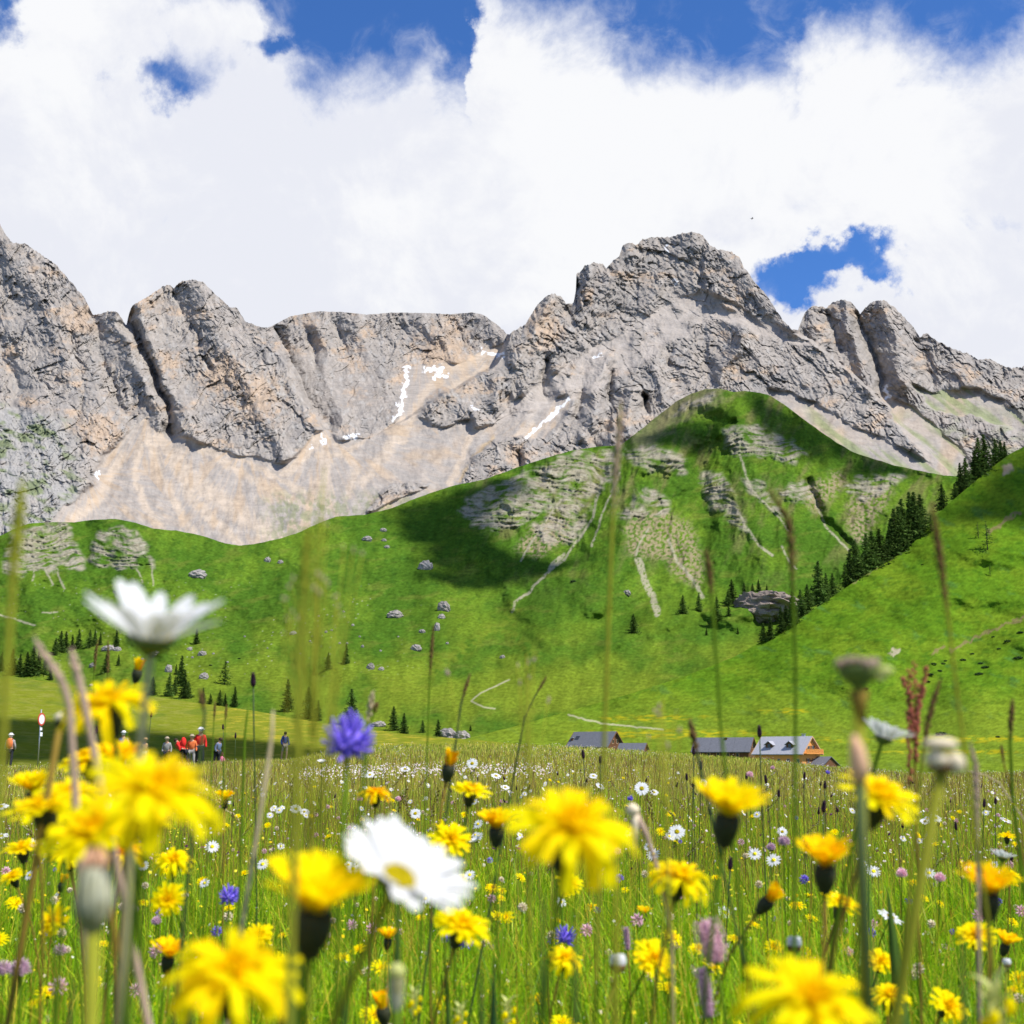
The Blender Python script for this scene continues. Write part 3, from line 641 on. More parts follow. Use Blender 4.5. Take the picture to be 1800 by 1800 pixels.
# ------------------------------------------------------------------ meadow in front
crest_v = interp([(-400,1338),(0,1340),(300,1338),(520,1330),(600,1312),(700,1305),(850,1303),(1000,1308),(1200,1321),(1330,1329),(1450,1344),(1600,1354),(1800,1352),(2200,1352)])
crest_D = interp([(-400,55),(500,58),(700,80),(1400,80),(2200,70)])
def meadow_z(x, y):
    x = np.asarray(x, float); y = np.asarray(y, float)
    yy = np.maximum(y, .5); px = 900 + F*x/np.maximum(yy, 3.0)
    px = np.clip(px, -400, 2200)
    Dc = crest_D(px); zc = CZ + (1330-crest_v(px))*Dc/F - .30
    t = yy/Dc
    z = np.where(t < 1, zc*np.clip(t, 0, 1)**1.5, zc - (t-1)**1.3*6.0)
    z = z + .035*fbm(x*.25, y*.25, 3, 900)*sstep(3, 12, yy)
    return z
ny, nx = 420, 300
yy = np.concatenate([np.linspace(-8, 2, 40, endpoint=False), np.geomspace(2, 150, ny-40)])
ss = np.linspace(-1.0, 1.0, nx)
Yg, Sg = np.meshgrid(yy, ss, indexing='ij'); Xg = Sg*(np.maximum(Yg, 0)*.75+10)
Zg = meadow_z(Xg, Yg)
i = np.arange(ny-1)[:, None]*nx + np.arange(nx-1)[None, :]
meadow = mesh_np('meadow_ground', np.stack([Xg, Yg, Zg], -1).reshape(-1, 3), np.stack([i, i+1, i+nx+1, i+nx], -1).reshape(-1, 4), M['soil'])
tag(meadow, kind='structure')

def ground_on(fn, px, py):
    d = float(fn(np.array([[float(px)]]), np.array([[float(py)]]), np.array([[.5]]))[0, 0])
    return P(px, py, d), d
# ------------------------------------------------------------------ small mesh builder
class MB:
    def __init__(s): s.v = []; s.f = []; s.m = []; s.c = []
    def add(s, vs, fs, m=0):
        o = len(s.v); s.v.extend([tuple(p) for p in vs]); s.f.extend([tuple(i+o for i in q) for q in fs]); s.m.extend([m]*len(fs))
    def tube(s, path, rad, n=6, m=0, cap=True):
        path = [Vector(p) for p in path]; k = len(path)
        if not hasattr(rad, '__len__'): rad = [rad]*k
        vs = []; prev = None
        for i, p in enumerate(path):
            d = (path[min(i+1, k-1)]-path[max(i-1, 0)])
            if d.length < 1e-9: d = Vector((0,0,1))
            d.normalize()
            a = prev if prev is not None else (Vector((1,0,0)) if abs(d.x) < .8 else Vector((0,1,0)))
            a = (a - d*a.dot(d)).normalized(); prev = a; b = d.cross(a)
            for j in range(n):
                t = 2*math.pi*j/n; vs.append(p + (a*math.cos(t)+b*math.sin(t))*rad[i])
        fs = [(i*n+j, i*n+(j+1) % n, (i+1)*n+(j+1) % n, (i+1)*n+j) for i in range(k-1) for j in range(n)]
        if cap: fs += [tuple(range(n))[::-1], tuple(range((k-1)*n, k*n))]
        s.add(vs, fs, m)
    def lathe(s, prof, n=12, m=0, T=None):
        vs = []
        for r, z in prof:
            for j in range(n):
                t = 2*math.pi*j/n; p = Vector((r*math.cos(t), r*math.sin(t), z)); vs.append(T @ p if T else p)
        k = len(prof)
        fs = [(i*n+j, i*n+(j+1) % n, (i+1)*n+(j+1) % n, (i+1)*n+j) for i in range(k-1) for j in range(n)]
        s.add(vs, fs, m)
    def box(s, lo, hi, m=0, T=None):
        x0,y0,z0 = lo; x1,y1,z1 = hi
        vs = [Vector(p) for p in ((x0,y0,z0),(x1,y0,z0),(x1,y1,z0),(x0,y1,z0),(x0,y0,z1),(x1,y0,z1),(x1,y1,z1),(x0,y1,z1))]
        if T: vs = [T @ p for p in vs]
        s.add(vs, [(3,2,1,0),(4,5,6,7),(0,1,5,4),(1,2,6,5),(2,3,7,6),(3,0,4,7)], m)
    def prism(s, poly, off, m=0):
        """poly: list of 3d points, extruded by the vector off"""
        n = len(poly); off = Vector(off); a = [Vector(p) for p in poly]
        s.add(a+[p+off for p in a], [tuple(range(n))[::-1], tuple(range(n, 2*n))]+[(i, (i+1) % n, n+(i+1) % n, n+i) for i in range(n)], m)
    def blob(s, c, r, m=0, nz=.25, seed=0, nu=12, nv=8, fr=1.3):
        rr = random.Random(seed); ph = [rr.uniform(0, 6.28) for _ in range(6)]; vs = []
        if not hasattr(r, '__len__'): r = (r, r, r)
        for i in range(nv+1):
            th = math.pi*i/nv
            for j in range(nu):
                f = 2*math.pi*j/nu; x, y, z = math.sin(th)*math.cos(f), math.sin(th)*math.sin(f), math.cos(th)
                k = 1+nz*(math.sin(3*fr*x+ph[0])*math.sin(3*fr*y+ph[1])+.6*math.sin(6*fr*z+ph[2])*math.cos(5*fr*x+ph[3])+.4*math.sin(9*fr*y+ph[4])*math.cos(8*fr*z+ph[5]))
                vs.append((c[0]+r[0]*x*k, c[1]+r[1]*y*k, c[2]+r[2]*z*k))
        s.add(vs, [(i*nu+j, (i+1)*nu+j, (i+1)*nu+(j+1) % nu, i*nu+(j+1) % nu) for i in range(nv) for j in range(nu)], m)
    def mesh(s, name, mats, smooth=True):
        me = bpy.data.meshes.new(name); me.from_pydata(s.v, [], s.f)
        for x in mats: me.materials.append(x)
        me.polygons.foreach_set('material_index', s.m); me.polygons.foreach_set('use_smooth', [smooth]*len(s.f)); me.update()
        return me
    def build(s, name, mats, parent=None, smooth=True, loc=None):
        if not isinstance(mats, (list, tuple)): mats = [mats]
        o = bpy.data.objects.new(name, s.mesh(name, mats, smooth)); COL.objects.link(o)
        if parent: o.parent = parent
        if loc is not None: o.location = loc
        return o
def inst(name, me, parent=None, mat=None, loc=None):
    o = bpy.data.objects.new(name, me); COL.objects.link(o)
    if parent: o.parent = parent
    if mat is not None: o.matrix_local = mat
    if loc is not None: o.location = loc
    return o

# ------------------------------------------------------------------ clouds overhead (outside the frame), their shade lies on the hills
def cloud(poly, fn, H, r, n, seed):
    rr = random.Random(seed); g = np.random.default_rng(seed); xs = [p[0] for p in poly]; ys = [p[1] for p in poly]; c = MB(); k = 0
    while k < n:
        x, y = rr.uniform(min(xs), max(xs)), rr.uniform(min(ys), max(ys))
        if not inpoly(np.array([x]), np.array([y]), poly)[0]: continue
        p, d = ground_on(fn, x, y); q = p + SUN*(H*rr.uniform(.95, 1.05)/SUN.z); s_ = r*rr.uniform(.5, 1.25)
        c.blob(q, (s_, s_, s_*.6), 0, .16, seed*100+k, 14, 10); k += 1
    o = c.build('cloud', M['cloud']); return o
for i, (poly, fn, H, r, n) in enumerate([
    ([(715,900),(790,868),(880,845),(900,865),(840,900),(835,945),(930,985),(975,1000),(900,1022),(790,1028),(742,1000),(752,950),(705,925)], D_h, 2600, 17, 110),
    ([(1125,770),(1200,752),(1258,758),(1255,770),(1180,780)], D_h, 2600, 13, 34),
    ([(1340,700),(1400,735),(1500,800),(1620,838),(1540,826),(1440,800),(1380,780),(1325,735)], D_h, 2600, 15, 60),
    ([(1665,910),(1710,862),(1800,800),(1900,765),(1900,925),(1800,915),(1720,905)], D_r, 1900, 9, 60),
    ([(-60,1262),(150,1274),(300,1292),(540,1314),(555,1328),(540,1334),(300,1335),(-60,1335)], D_f, 900, 4.4, 150)]):
    o = cloud(poly, fn, H, r, n, 50+i)
    tag(o, kind='structure')

# ------------------------------------------------------------------ conifers
def crown_mesh(name, mat, seed, slim=.2, tiers=26, dens=12, sparse=1.0, bare=.05):
    rr = random.Random(seed); m = MB(); vs = m.v; fs = m.f; mi = m.m
    for t in range(tiers):
        z = bare + (1-bare)*(t/(tiers-.6))**.92; rad = slim*(1-z)**.8*rr.uniform(.8, 1.15)+.006
        for b in range(max(4, int(dens*(1-.4*z)))):
            if rr.random() > sparse: continue
            f = rr.uniform(0, 6.283); L = rad*rr.uniform(.6, 1.15); drop = rr.uniform(.1, .45)
            for k in range(5):
                u = (k+rr.random())/5; px, py = math.cos(f)*L*u, math.sin(f)*L*u
                pz = z - drop*L*u + .14*L*u*u + rr.uniform(-.006, .006)
                for q in range(2):
                    s = .016+.026*(1-z)*rr.uniform(.6, 1.2)
                    a = [Vector((rr.gauss(0, 1), rr.gauss(0, 1), rr.gauss(0, .55)))*s for _ in range(3)]
                    o = len(vs); c = Vector((px, py, pz)); vs.extend([tuple(c+x) for x in a]); fs.append((o, o+1, o+2)); mi.append(0)
    m.v.append((.004,0,1.03)); m.v.append((-.004,0,.96)); m.v.append((0,.006,.96)); o = len(m.v); m.f.append((o-3, o-2, o-1)); m.m.append(0)
    return m.mesh(name, [mat], False)
crowns = {'spruce': [crown_mesh('crown', M['conifer'], i, sl) for i, sl in enumerate((.29,.34,.38,.26))],
          'larch': [crown_mesh('crown', M['larch'], 10+i, sl, 20, 8) for i, sl in enumerate((.36,.42))],
          'sparse': [crown_mesh('crown', M['larch'], 20+i, .42, 13, 6, .7, .22) for i in range(2)]}
tm = MB(); tm.tube([(0,0,-.06),(0,0,.3),(0,0,.97)], [.02,.014,.003], 7); trunk_me = tm.mesh('trunk', [M['bark']])
def tree(kind, px, py, h, where, label, group=None):
    if where == 'ridge' and py < sky_r(px)+2:
        v = float(sky_r(px))+2; d0 = float(D_r(np.array([[float(px)]]), np.array([[v]]), np.array([[1.]]))[0, 0])+6
        p = P(px, v, d0); top = P(px, py-h, d0); H = (top-p).z; d = d0
    else:
        p, d = ground_on(D_r if where == 'ridge' else D_h, px, py); H = h*d/F
    r = empty(dict(spruce='spruce_tree', larch='larch_tree', sparse='larch_tree')[kind], p, rnd.uniform(0, 6.28))
    c = inst('crown', rnd.choice(crowns[kind]), r); t = inst('trunk', trunk_me, r)
    w = rnd.uniform(.88, 1.15); c.scale = (H*w, H*w, H); t.scale = (H, H, H)
    tag(r, label, 'tree', group); return r
TREES = [
 ('hill', 'small dark spruces in the stand at the left edge of the valley', 'spruces in the stand on the far left', [(2,1180,34),(19,1187,54),(33,1186,44),(45,1188,42),(56,1188,52),(68,1187,50),(80,1186,30)]),
 ('hill', 'spruce in the row of firs above the left stand, on the green slope', 'spruces in the row on the lower left slope', [(97,1152,30),(106,1146,34),(116,1144,38),(125,1143,30),(136,1140,42)]),
 ('hill', 'slim spruce of the small trio left of the white daisy', 'slim trio of spruces left of the daisy', [(157,1138,36),(167,1135,26),(175,1134,28)]),
 ('hill', 'spruce in the clump behind the daisy stem on the left', 'spruces clumped behind the daisy stem', [(297,1224,42),(307,1222,34),(316,1206,50),(324,1228,46),(332,1226,30),(310,1186,22)]),
 ('hill', 'low spruce in the thicket on the edge of the olive field', 'low spruces on the edge of the olive field', [(357,1236,27),(371,1238,20),(385,1240,30),(396,1242,24),(414,1243,32)]),
 ('hill', 'spruce of the pair standing left of the blue flower', 'pair of spruces left of the blue flower', [(540,1264,56),(557,1267,42)]),
 ('hill', 'spruce of the pair right of the blue flower head', 'pair of spruces right of the blue flower', [(690,1284,48),(711,1290,44)]),
 ('hill', 'spruce in the group behind the big brown outcrop', 'spruces around the big outcrop', [(1262,1092,46),(1279,1066,30),(1289,1062,44),(1307,1059,42),(1322,1042,17),(1333,1040,20),(1350,1038,12)]),
 ('ridge', 'dark spruce in the belt at the lower end of the right-hand ridge', 'spruces low on the right-hand ridge', [(1344,1128,40),(1353,1124,38),(1361,1120,46),(1372,1112,56),(1384,1104,50),(1394,1099,54)]),
 ('ridge', 'dark spruce in the belt along the middle of the right-hand ridge', 'spruces along the middle of the right-hand ridge', [(1410,1084,48),(1421,1075,44),(1432,1067,44),(1441,1056,66),(1453,1052,50),(1463,1045,46),(1475,1034,58),(1497,1022,58),(1507,1016,54),(1503,1000,56),(1514,1000,52),(1526,990,50),(1536,984,48),(1546,980,60),(1556,972,56),(1565,968,48)]),
 ('ridge', 'tall dark spruce in the dense stand high on the right-hand ridge', 'tall spruces in the dense ridge stand', [(1574,962,70),(1583,958,66),(1592,955,76),(1601,950,78),(1610,945,80),(1619,940,74),(1628,934,60),(1588,950,84),(1606,946,66),(1568,958,58)]),
 ('ridge', 'dark spruce against the rocks at the top of the right-hand ridge', 'spruces topping the right-hand ridge', [(1690,862,46),(1698,856,54),(1706,850,60),(1714,845,56),(1723,838,62),(1732,830,62),(1741,823,54),(1750,815,44),(1759,808,34),(1767,802,26),(1702,850,44),(1728,832,50)]),
]
for where, lab, grp, L in TREES:
    for i_, (x, y, h) in enumerate(L):
        if where == 'ridge' and i_ % 4 == 2: continue
        tree('spruce', x+rnd.uniform(-2, 2), y, h*rnd.uniform(.8, 1.12), where, lab, grp)
for kind, x, y, h, where, lab in [
 ('spruce',204,1137,30,'hill','lone spruce above the orange flower, left of the white daisy'),
 ('spruce',186,1182,32,'hill','small slim spruce left of the orange flower head'),
 ('spruce',208,1170,20,'hill','very small pale spruce beside the orange flower head'),
 ('spruce',345,1132,26,'hill','small spruce beside boulders at the right tip of the daisy'),
 ('spruce',88,1196,26,'hill','squat dark bush-like spruce in front of the left stand'),
 ('larch',395,1203,42,'hill','broad light green tree left of the dark orchid spike'),
 ('spruce',268,1222,32,'hill','small spruce just left of the daisy stem'),
 ('spruce',505,1251,56,'hill','broad spruce with a dark foot right of the dark orchid spike'),
 ('spruce',577,1177,30,'hill','small cone-shaped spruce, left of two on the open green slope'),
 ('spruce',608,1167,36,'hill','slightly taller spruce, right of two on the open green slope'),
 ('spruce',552,1187,15,'hill','tiny spruce below the pair on the open slope'),
 ('spruce',617,1274,62,'hill','tall slender spruce directly above the blue flower'),
 ('spruce',580,1272,14,'hill','tiny spruce on the field edge left of the tall slender spruce'),
 ('spruce',770,1302,36,'hill','dark spruce beside grey stones at the meadow edge'),
 ('spruce',743,1288,22,'hill','little spruce between the pair and the grey stones'),
 ('spruce',889,1310,26,'hill','small dark spruce standing alone on the meadow horizon'),
 ('spruce',827,1285,10,'hill','tiny spruce on the grass above the grey stones'),
 ('spruce',1114,1113,34,'hill','lone spruce on the slope below the pale landslip strip'),
 ('spruce',1201,1078,32,'hill','spruce on the grassy shoulder, left of two neighbours'),
 ('spruce',1229,1074,32,'hill','spruce on the grassy shoulder, right of two neighbours'),
 ('spruce',1242,1117,14,'hill','tiny spruce below the grassy shoulder'),
 ('spruce',1297,1114,11,'hill','tiny spruce below the big brown outcrop'),
 ('spruce',1281,1083,20,'hill','little spruce left of the dark face of the outcrop'),
 ('larch',1486,1032,42,'ridge','lighter green larch in front of the spruces on the ridge'),
 ('larch',1521,1010,34,'ridge','small light green larch at the ridge edge'),
 ('larch',1637,934,30,'ridge','low pale larch at the right end of the tall ridge stand'),
 ('spruce',1657,897,46,'ridge','single spruce standing in the gap of the ridge trees'),
 ('spruce',1679,872,22,'ridge','small spruce left of the topmost ridge stand'),
 ('sparse',1736,966,52,'ridge','thin crooked larch alone on the right-hand slope'),
 ('sparse',1720,946,30,'ridge','smaller thin larch beside the crooked one on the slope'),
 ('sparse',1741,1013,20,'ridge','stunted larch low on the right-hand slope')]:
    tree(kind, x, y, h, where, lab)

# ------------------------------------------------------------------ boulders and outcrop
def rock_mesh(seed, nu=26, nv=18, rough=.22):
    rr = random.Random(seed); m = MB(); m.blob((0,0,0), 1, 0, .08, seed, nu, nv)
    v = np.array(m.v); s = seed*13.7
    n = v/np.linalg.norm(v, axis=1)[:, None]
    f1, f2 = cell((n[:, 0]+n[:, 1]*.6)*1.8+s, (n[:, 2]+n[:, 1]*.5)*1.8+s, seed)
    k = 1+rough*(f2-f1)*1.6+rough*.8*ridged(n[:, 0]*2.2+s+n[:, 1], n[:, 2]*2.2+s-n[:, 1], 4, seed, .6)
    m.v = [tuple(p) for p in v*k[:, None]]
    return m
rocks = [rock_mesh(300+i).mesh('boulder', [M['boulder']], False) for i in range(5)]
def boulder(px, py, w, h, label, group=None):
    p, d = ground_on(D_h, px, py); W = w*d/F/2; H = h*d/F
    o = inst('boulder', rnd.choice(rocks), loc=p+Vector((0, 0, H*.25))); o.scale = (W, W*.7, H*.75); o.rotation_euler = (0, 0, rnd.uniform(-.5, .5))
    tag(o, label, 'boulder', group)
for x, y, w, h, lab in [(694,1085,24,11,'long flat boulder with a dark left end on the green slope'),(780,1073,18,14,'roundish grey boulder high on the open slope'),(776,1087,11,7,'small dark boulder just below the roundish grey one'),
  (768,1108,10,12,'upright pale boulder on the slope behind the dark grass spike'),(742,1112,10,5,'small flat stone left of the upright pale boulder'),(731,1143,17,9,'pale rounded boulder low on the middle slope'),(651,1176,12,9,'pale boulder right of the two small spruces'),
  (748,1000,23,13,'brownish boulder lying in the cloud shade'),(674,934,10,5,'small white stone near the hill crest'),(645,950,15,7,'cluster-like white slab below the hill crest'),(680,963,9,4,'flat white stone below the white slab'),(675,951,8,4,'small white stone between slab and flat stone'),
  (470,987,11,7,'small grey stone left of the hazy grass panicle'),(493,990,9,5,'small low stone beside the hazy grass panicle'),(347,1014,27,11,'long grey boulder right above the big white daisy'),(355,1152,13,7,'grey boulder right of the daisy stem'),
  (190,1143,19,8,'white boulder left of the daisy stem, larger of a pair'),(206,1144,12,6,'white boulder left of the daisy stem, smaller of a pair'),(162,1172,10,6,'small white stone below the trio of slim spruces'),(272,1152,14,8,'dark-sided boulder just left of the daisy stem'),
  (333,1143,8,5,'small pale stone under the right tip of the daisy'),(296,1181,12,11,'grey boulder behind the clump of spruces'),(358,1193,14,9,'grey stone right of the clump of spruces'),(670,1178,9,5,'brownish stone right of the pale boulder'),(883,1157,8,5,'small stone alone on the right part of the slope'),
  (637,1138,5,4,'tiny white stone on the middle slope'),(515,1115,11,5,'flat pale stone behind the tall blurred grass'),(1102,1045,12,7,'reddish brown boulder below the tan gully')]:
    boulder(x, y, w, h, lab)
for x, y, w in ((560,1084,4),(573,1112,5),(620,1100,5),(632,1120,4),(545,1128,4),(597,1132,5),(669,1145,4),(583,1109,4),(604,1076,4),(528,1150,4),(700,1120,3),(786,1132,5),(338,1157,5),(375,1150,4),(400,1165,4),(250,1160,5),(160,1206,6),(430,1120,4),(470,1140,3),(610,1132,4)):
    boulder(x, y, w, w*.6, 'tiny pale stone strewn over the green slope', 'small stones strewn over the slope')
for x, y, w, h, lab in ((787,1298,26,15,'grey stone heap beside the dark spruce at the meadow edge'),(812,1300,24,13,'grey stone heap right of the first one at the meadow edge'),(665,1277,22,8,'low grey stones between the slender spruce and the pair')):
    boulder(x, y, w, h, lab)
p, d = ground_on(D_h, 1335, 1084)
oc = empty('rock_outcrop', p); tag(oc, 'big brown rock outcrop with a dark hollow face among spruces', 'rock outcrop')
k = d/F
for nm, (dx, dz, sx, sy, sz), sd in (('boulder_pile', (2,10,36,34,22), 401), ('boulder_pile', (26,22,40,40,17), 402), ('dark_face', (-18,1,18,20,16), 403)):
    m = rock_mesh(sd, 44, 30, .34); o = m.build(nm, M['outcrop'], oc, False); o.location = (dx*k, (0 if nm == 'dark_face' else 6*k), dz*k); o.scale = (sx*k, sy*k, sz*k)

# ------------------------------------------------------------------ dark shrubs on the right-hand slope
sm = MB()
rr = random.Random(5)
for i in range(420):
    a = Vector((rr.gauss(0,1), rr.gauss(0,1), abs(rr.gauss(0,.6)))); a.normalize(); c = a*rr.uniform(.5, 1)*Vector((1,1,.8)).length/1.6
    t3 = [c+Vector((rr.gauss(0,.14), rr.gauss(0,.14), rr.gauss(0,.12))) for _ in range(3)]; sm.add(t3, [(0,1,2)])
shrub_me = sm.mesh('shrub', [M['shrub']], False)
for x, y, w in ((1641,1168,11),(1658,1167,8),(1693,1161,11),(1724,1167,10),(1732,1174,14),(1721,1186,15),(1635,1187,13),(1631,1199,9),(1520,1212,13),(1709,1150,8),(1790,1158,16),(1793,1113,13),(1771,1128,12),(1652,1180,10),(1662,1162,7),(1600,1190,6),(1746,1120,7),(1756,1141,8),(1008,1023,12),(1621,993,6),(1754,1296,9),(1100,1020,4),(370,1170,7),(420,1158,6),(1655,1292,20),(1150,1330,16)):
    fn = D_r if x > 1290 else D_h
    p, d = ground_on(fn, x, y); o = inst('shrub', shrub_me, loc=p); s_ = w*d/F/2*.9; o.scale = (s_*1.1, s_, s_*.7); o.rotation_euler = (0,0,rnd.uniform(0,6))
    tag(o, 'low dark dwarf shrub dotted on the grassy slope', 'shrub', 'dwarf shrubs dotted on the slopes')

# ------------------------------------------------------------------ wooden cabins
def cabin(name, ax, ay, D, L, W, wh, rise, th, roofm, wallm, label, dormers=(), windows=True, chimney=None, over=.5, skylight=False, porch=False):
    apex = P(ax, ay, D); c, s = math.cos(th), math.sin(th)
    gz = apex.z-wh-rise
    ctr = Vector((apex.x, apex.y, gz)) - Vector((c, -s, 0))*(L/2+over)
    root = empty(name, ctr, -th); tag(root, label, 'cabin')
    hl, hw = L/2, W/2
    m = MB(); m.box((-hl,-hw,-3.2),(hl,hw,wh)); m.prism([(hl-.002,-hw+.01,wh+.002),(hl-.002,hw-.01,wh+.002),(hl-.002,0,wh+rise-.12)], (-L+.004,0,0))
    m.build('wall', wallm, root, False)
    sl = rise/hw; rf = MB()
    for sgn in (-1, 1):
        y1 = sgn*(hw+over); z1 = wh-sl*over
        rf.prism([(hl+over,0,wh+rise+.12),(hl+over,y1,z1+.12),(hl+over,y1,z1-.02),(hl+over,0,wh+rise-.06)] if sgn > 0 else [(hl+over,0,wh+rise-.06),(hl+over,y1,z1-.02),(hl+over,y1,z1+.12),(hl+over,0,wh+rise+.12)], (-L-2*over,0,0))
    for q in range(5):      # seams of the covering
        x = -hl-over+(L+2*over)*(q+.5)/5
        for sgn in (-1, 1):
            rf.prism([(x,0,wh+rise+.13),(x+.09,0,wh+rise+.13),(x+.09,sgn*(hw+over-.02),wh-sl*over+.135),(x,sgn*(hw+over-.02),wh-sl*over+.135)], (0,0,.05))
    roof = rf.build('roof', roofm, root, False)
    tr = MB()
    for x in (hl+over+.003, -hl-over-.083):
        for sgn in (-1, 1):
            tr.prism([(x,0,wh+rise+.14),(x,sgn*(hw+over+.03),wh-sl*over+.14),(x,sgn*(hw+over+.03),wh-sl*over-.12),(x,0,wh+rise-.14)], (.08,0,0))
    tr.build('barge_board', M['trim'] if wallm == M['fresh_wood'] else M['dark_wood'], roof, False)
    if windows:
        for (y, z) in ((-1.2, wh*.35), (1.2, wh*.35), (-.9, wh+.35), (.9, wh+.35)):
            w = MB(); w.box((hl+.002,y-.42,z),(hl+.05,y+.42,z+1.05)); wo = w.build('window', M['trim'], root, False)
            g = MB(); g.box((hl+.052,y-.32,z+.1),(hl+.07,y+.32,z+.95)); g.build('pane', M['glass'], wo, False)
            for sy in (-.62, .62):
                g = MB(); g.box((hl+.003,y+sy-.17,z),(hl+.06,y+sy+.17,z+1.05)); g.build('shutter', M['dark_wood'], wo, False)
        for x in np.arange(-hl+1.3, hl-.8, 2.2):
            w = MB(); w.box((x-.4,-hw-.05,wh*.35),(x+.4,-hw-.002,wh*.35+1)); wo = w.build('window', M['trim'], root, False)
            g = MB(); g.box((x-.3,-hw-.07,wh*.35+.1),(x+.3,-hw-.052,wh*.35+.9)); g.build('pane', M['glass'], wo, False)
        g = MB(); g.box((hl-.0+.003,-.5,-.02),(hl+.06,.5,1.95)); g.build('door', M['dark_wood'], root, False)
    if windows == 'balcony':
        b = MB(); b.box((hl+.01,-hw+.2,wh-.28),(hl+1.0,hw-.2,wh-.16))
        for y in np.arange(-hw+.25, hw-.2, .18): b.box((hl+.93,y,wh-.16),(hl+.97,y+.11,wh+.62))
        b.box((hl+.9,-hw+.2,wh+.62),(hl+1.0,hw-.2,wh+.70)); b.build('balcony', M['fresh_wood'], root, False)
    for fx in dormers:
        x = -hl+L*fx; z0 = wh+rise*.30; yb = -(hw)*(1-.30)
        d_ = MB(); d_.box((x-.75,yb-.1,z0-.1),(x+.75,yb+1.7,z0+.75)); d_.prism([(x-.75,yb-.1,z0+.75),(x+.75,yb-.1,z0+.75),(x,yb-.1,z0+1.3)], (0,2.0,0))
        do = d_.build('dormer', wallm if wallm == M['dark_wood'] else M['dark_wood'], root, False)
        e_ = MB()
        for sgn in (-1, 1): e_.prism([(x,yb-.45,z0+1.42),(x+sgn*1.1,yb-.45,z0+.62),(x+sgn*1.1,yb-.45,z0+.54),(x,yb-.45,z0+1.34)], (0,2.6,0))
        e_.build('dormer_roof', roofm, do, False)
        e_ = MB(); e_.box((x-.32,yb-.14,z0+.1),(x+.32,yb-.102,z0+.8)); e_.build('pane', M['glass'], do, False)
    if chimney:
        x, y, hh = chimney; z = wh+rise*(1-abs(y)/hw)
        q = MB(); q.box((x-.28,y-.28,z-.4),(x+.28,y+.28,z+hh)); co = q.build('chimney', M['dark_wood'] if hh < .6 else M['metal'], root, False)
        q = MB(); q.box((x-.4,y-.4,z+hh+.1),(x+.4,y+.4,z+hh+.17)); q.box((x-.2,y-.2,z+hh),(x-.14,y-.14,z+hh+.1)); q.box((x+.14,y+.14,z+hh),(x+.2,y+.2,z+hh+.1)); q.build('cowl', M['metal'], co, False)
    if skylight:
        x = -hl+.13*L; sl2 = -rise/hw; z = lambda y: wh+rise+.16-abs(y)*rise/hw
        q = MB(); q.prism([(x-.5,-hw*.35,z(hw*.35)),(x+.5,-hw*.35,z(hw*.35)),(x+.5,-hw*.62,z(hw*.62)),(x-.5,-hw*.62,z(hw*.62))][::-1], (0,0,.06)); q.build('skylight', M['glass'], root, False)
    if porch:
        q = MB(); q.box((hl+.01,-hw*.1,-3.2),(hl+3,hw+1.6,1.0)); q.prism([(hl+3.0,-hw*.1,1.0),(hl+3.0,hw+1.6,1.0),(hl+3.0,hw*.5+.6,2.4)], (-3+.01,0,0)); po = q.build('annexe', M['dark_wood'], root, False)
        q = MB(); yc = hw*.5+.6
        for sgn in (-1, 1): q.prism([(hl+3.3,yc,2.62),(hl+3.3,yc+sgn*(hw*.55+1.5),.85),(hl+3.3,yc+sgn*(hw*.55+1.5),.72),(hl+3.3,yc,2.49)], (-3.28,0,0))
        q.build('annexe_roof', M['shingle'], po, False)
    return root
cabin('cabin', 1084, 1286.5, 300, 10.5, 6.4, 2.3, 3.0, R(36), M['shingle'], M['dark_wood'], 'dark timber cabin with a grey shingle roof and skylight, leftmost of the four', skylight=True, chimney=(-5,-1.9,.35))
cabin('shed', 1137, 1307, 292, 5.8, 4.6, 1.8, 2.0, R(24), M['shingle'], M['dark_wood'], 'small low shed with a grey roof beside the leftmost cabin', windows=False, over=.3)
cabin('barn', 1325, 1297, 298, 12.6, 6.6, 2.2, 2.8, R(24), M['shingle'], M['dark_wood'], 'long grey-roofed barn left of the orange timber chalet', chimney=(.5,-.4,.3))
cabin('chalet', 1428, 1295, 272, 11.0, 7.4, 3.4, 3.2, R(42), M['light_roof'], M['fresh_wood'], 'orange timber chalet with a pale roof and two dormers', dormers=(.26,.70), windows='balcony', chimney=(3.6,.7,1.1), porch=True)
for o in list(COL.objects):
    if o.get('category') == 'cabin' and o.name.split('.')[0] in ('shed', 'barn', 'chalet'): o['category'] = o.name.split('.')[0]

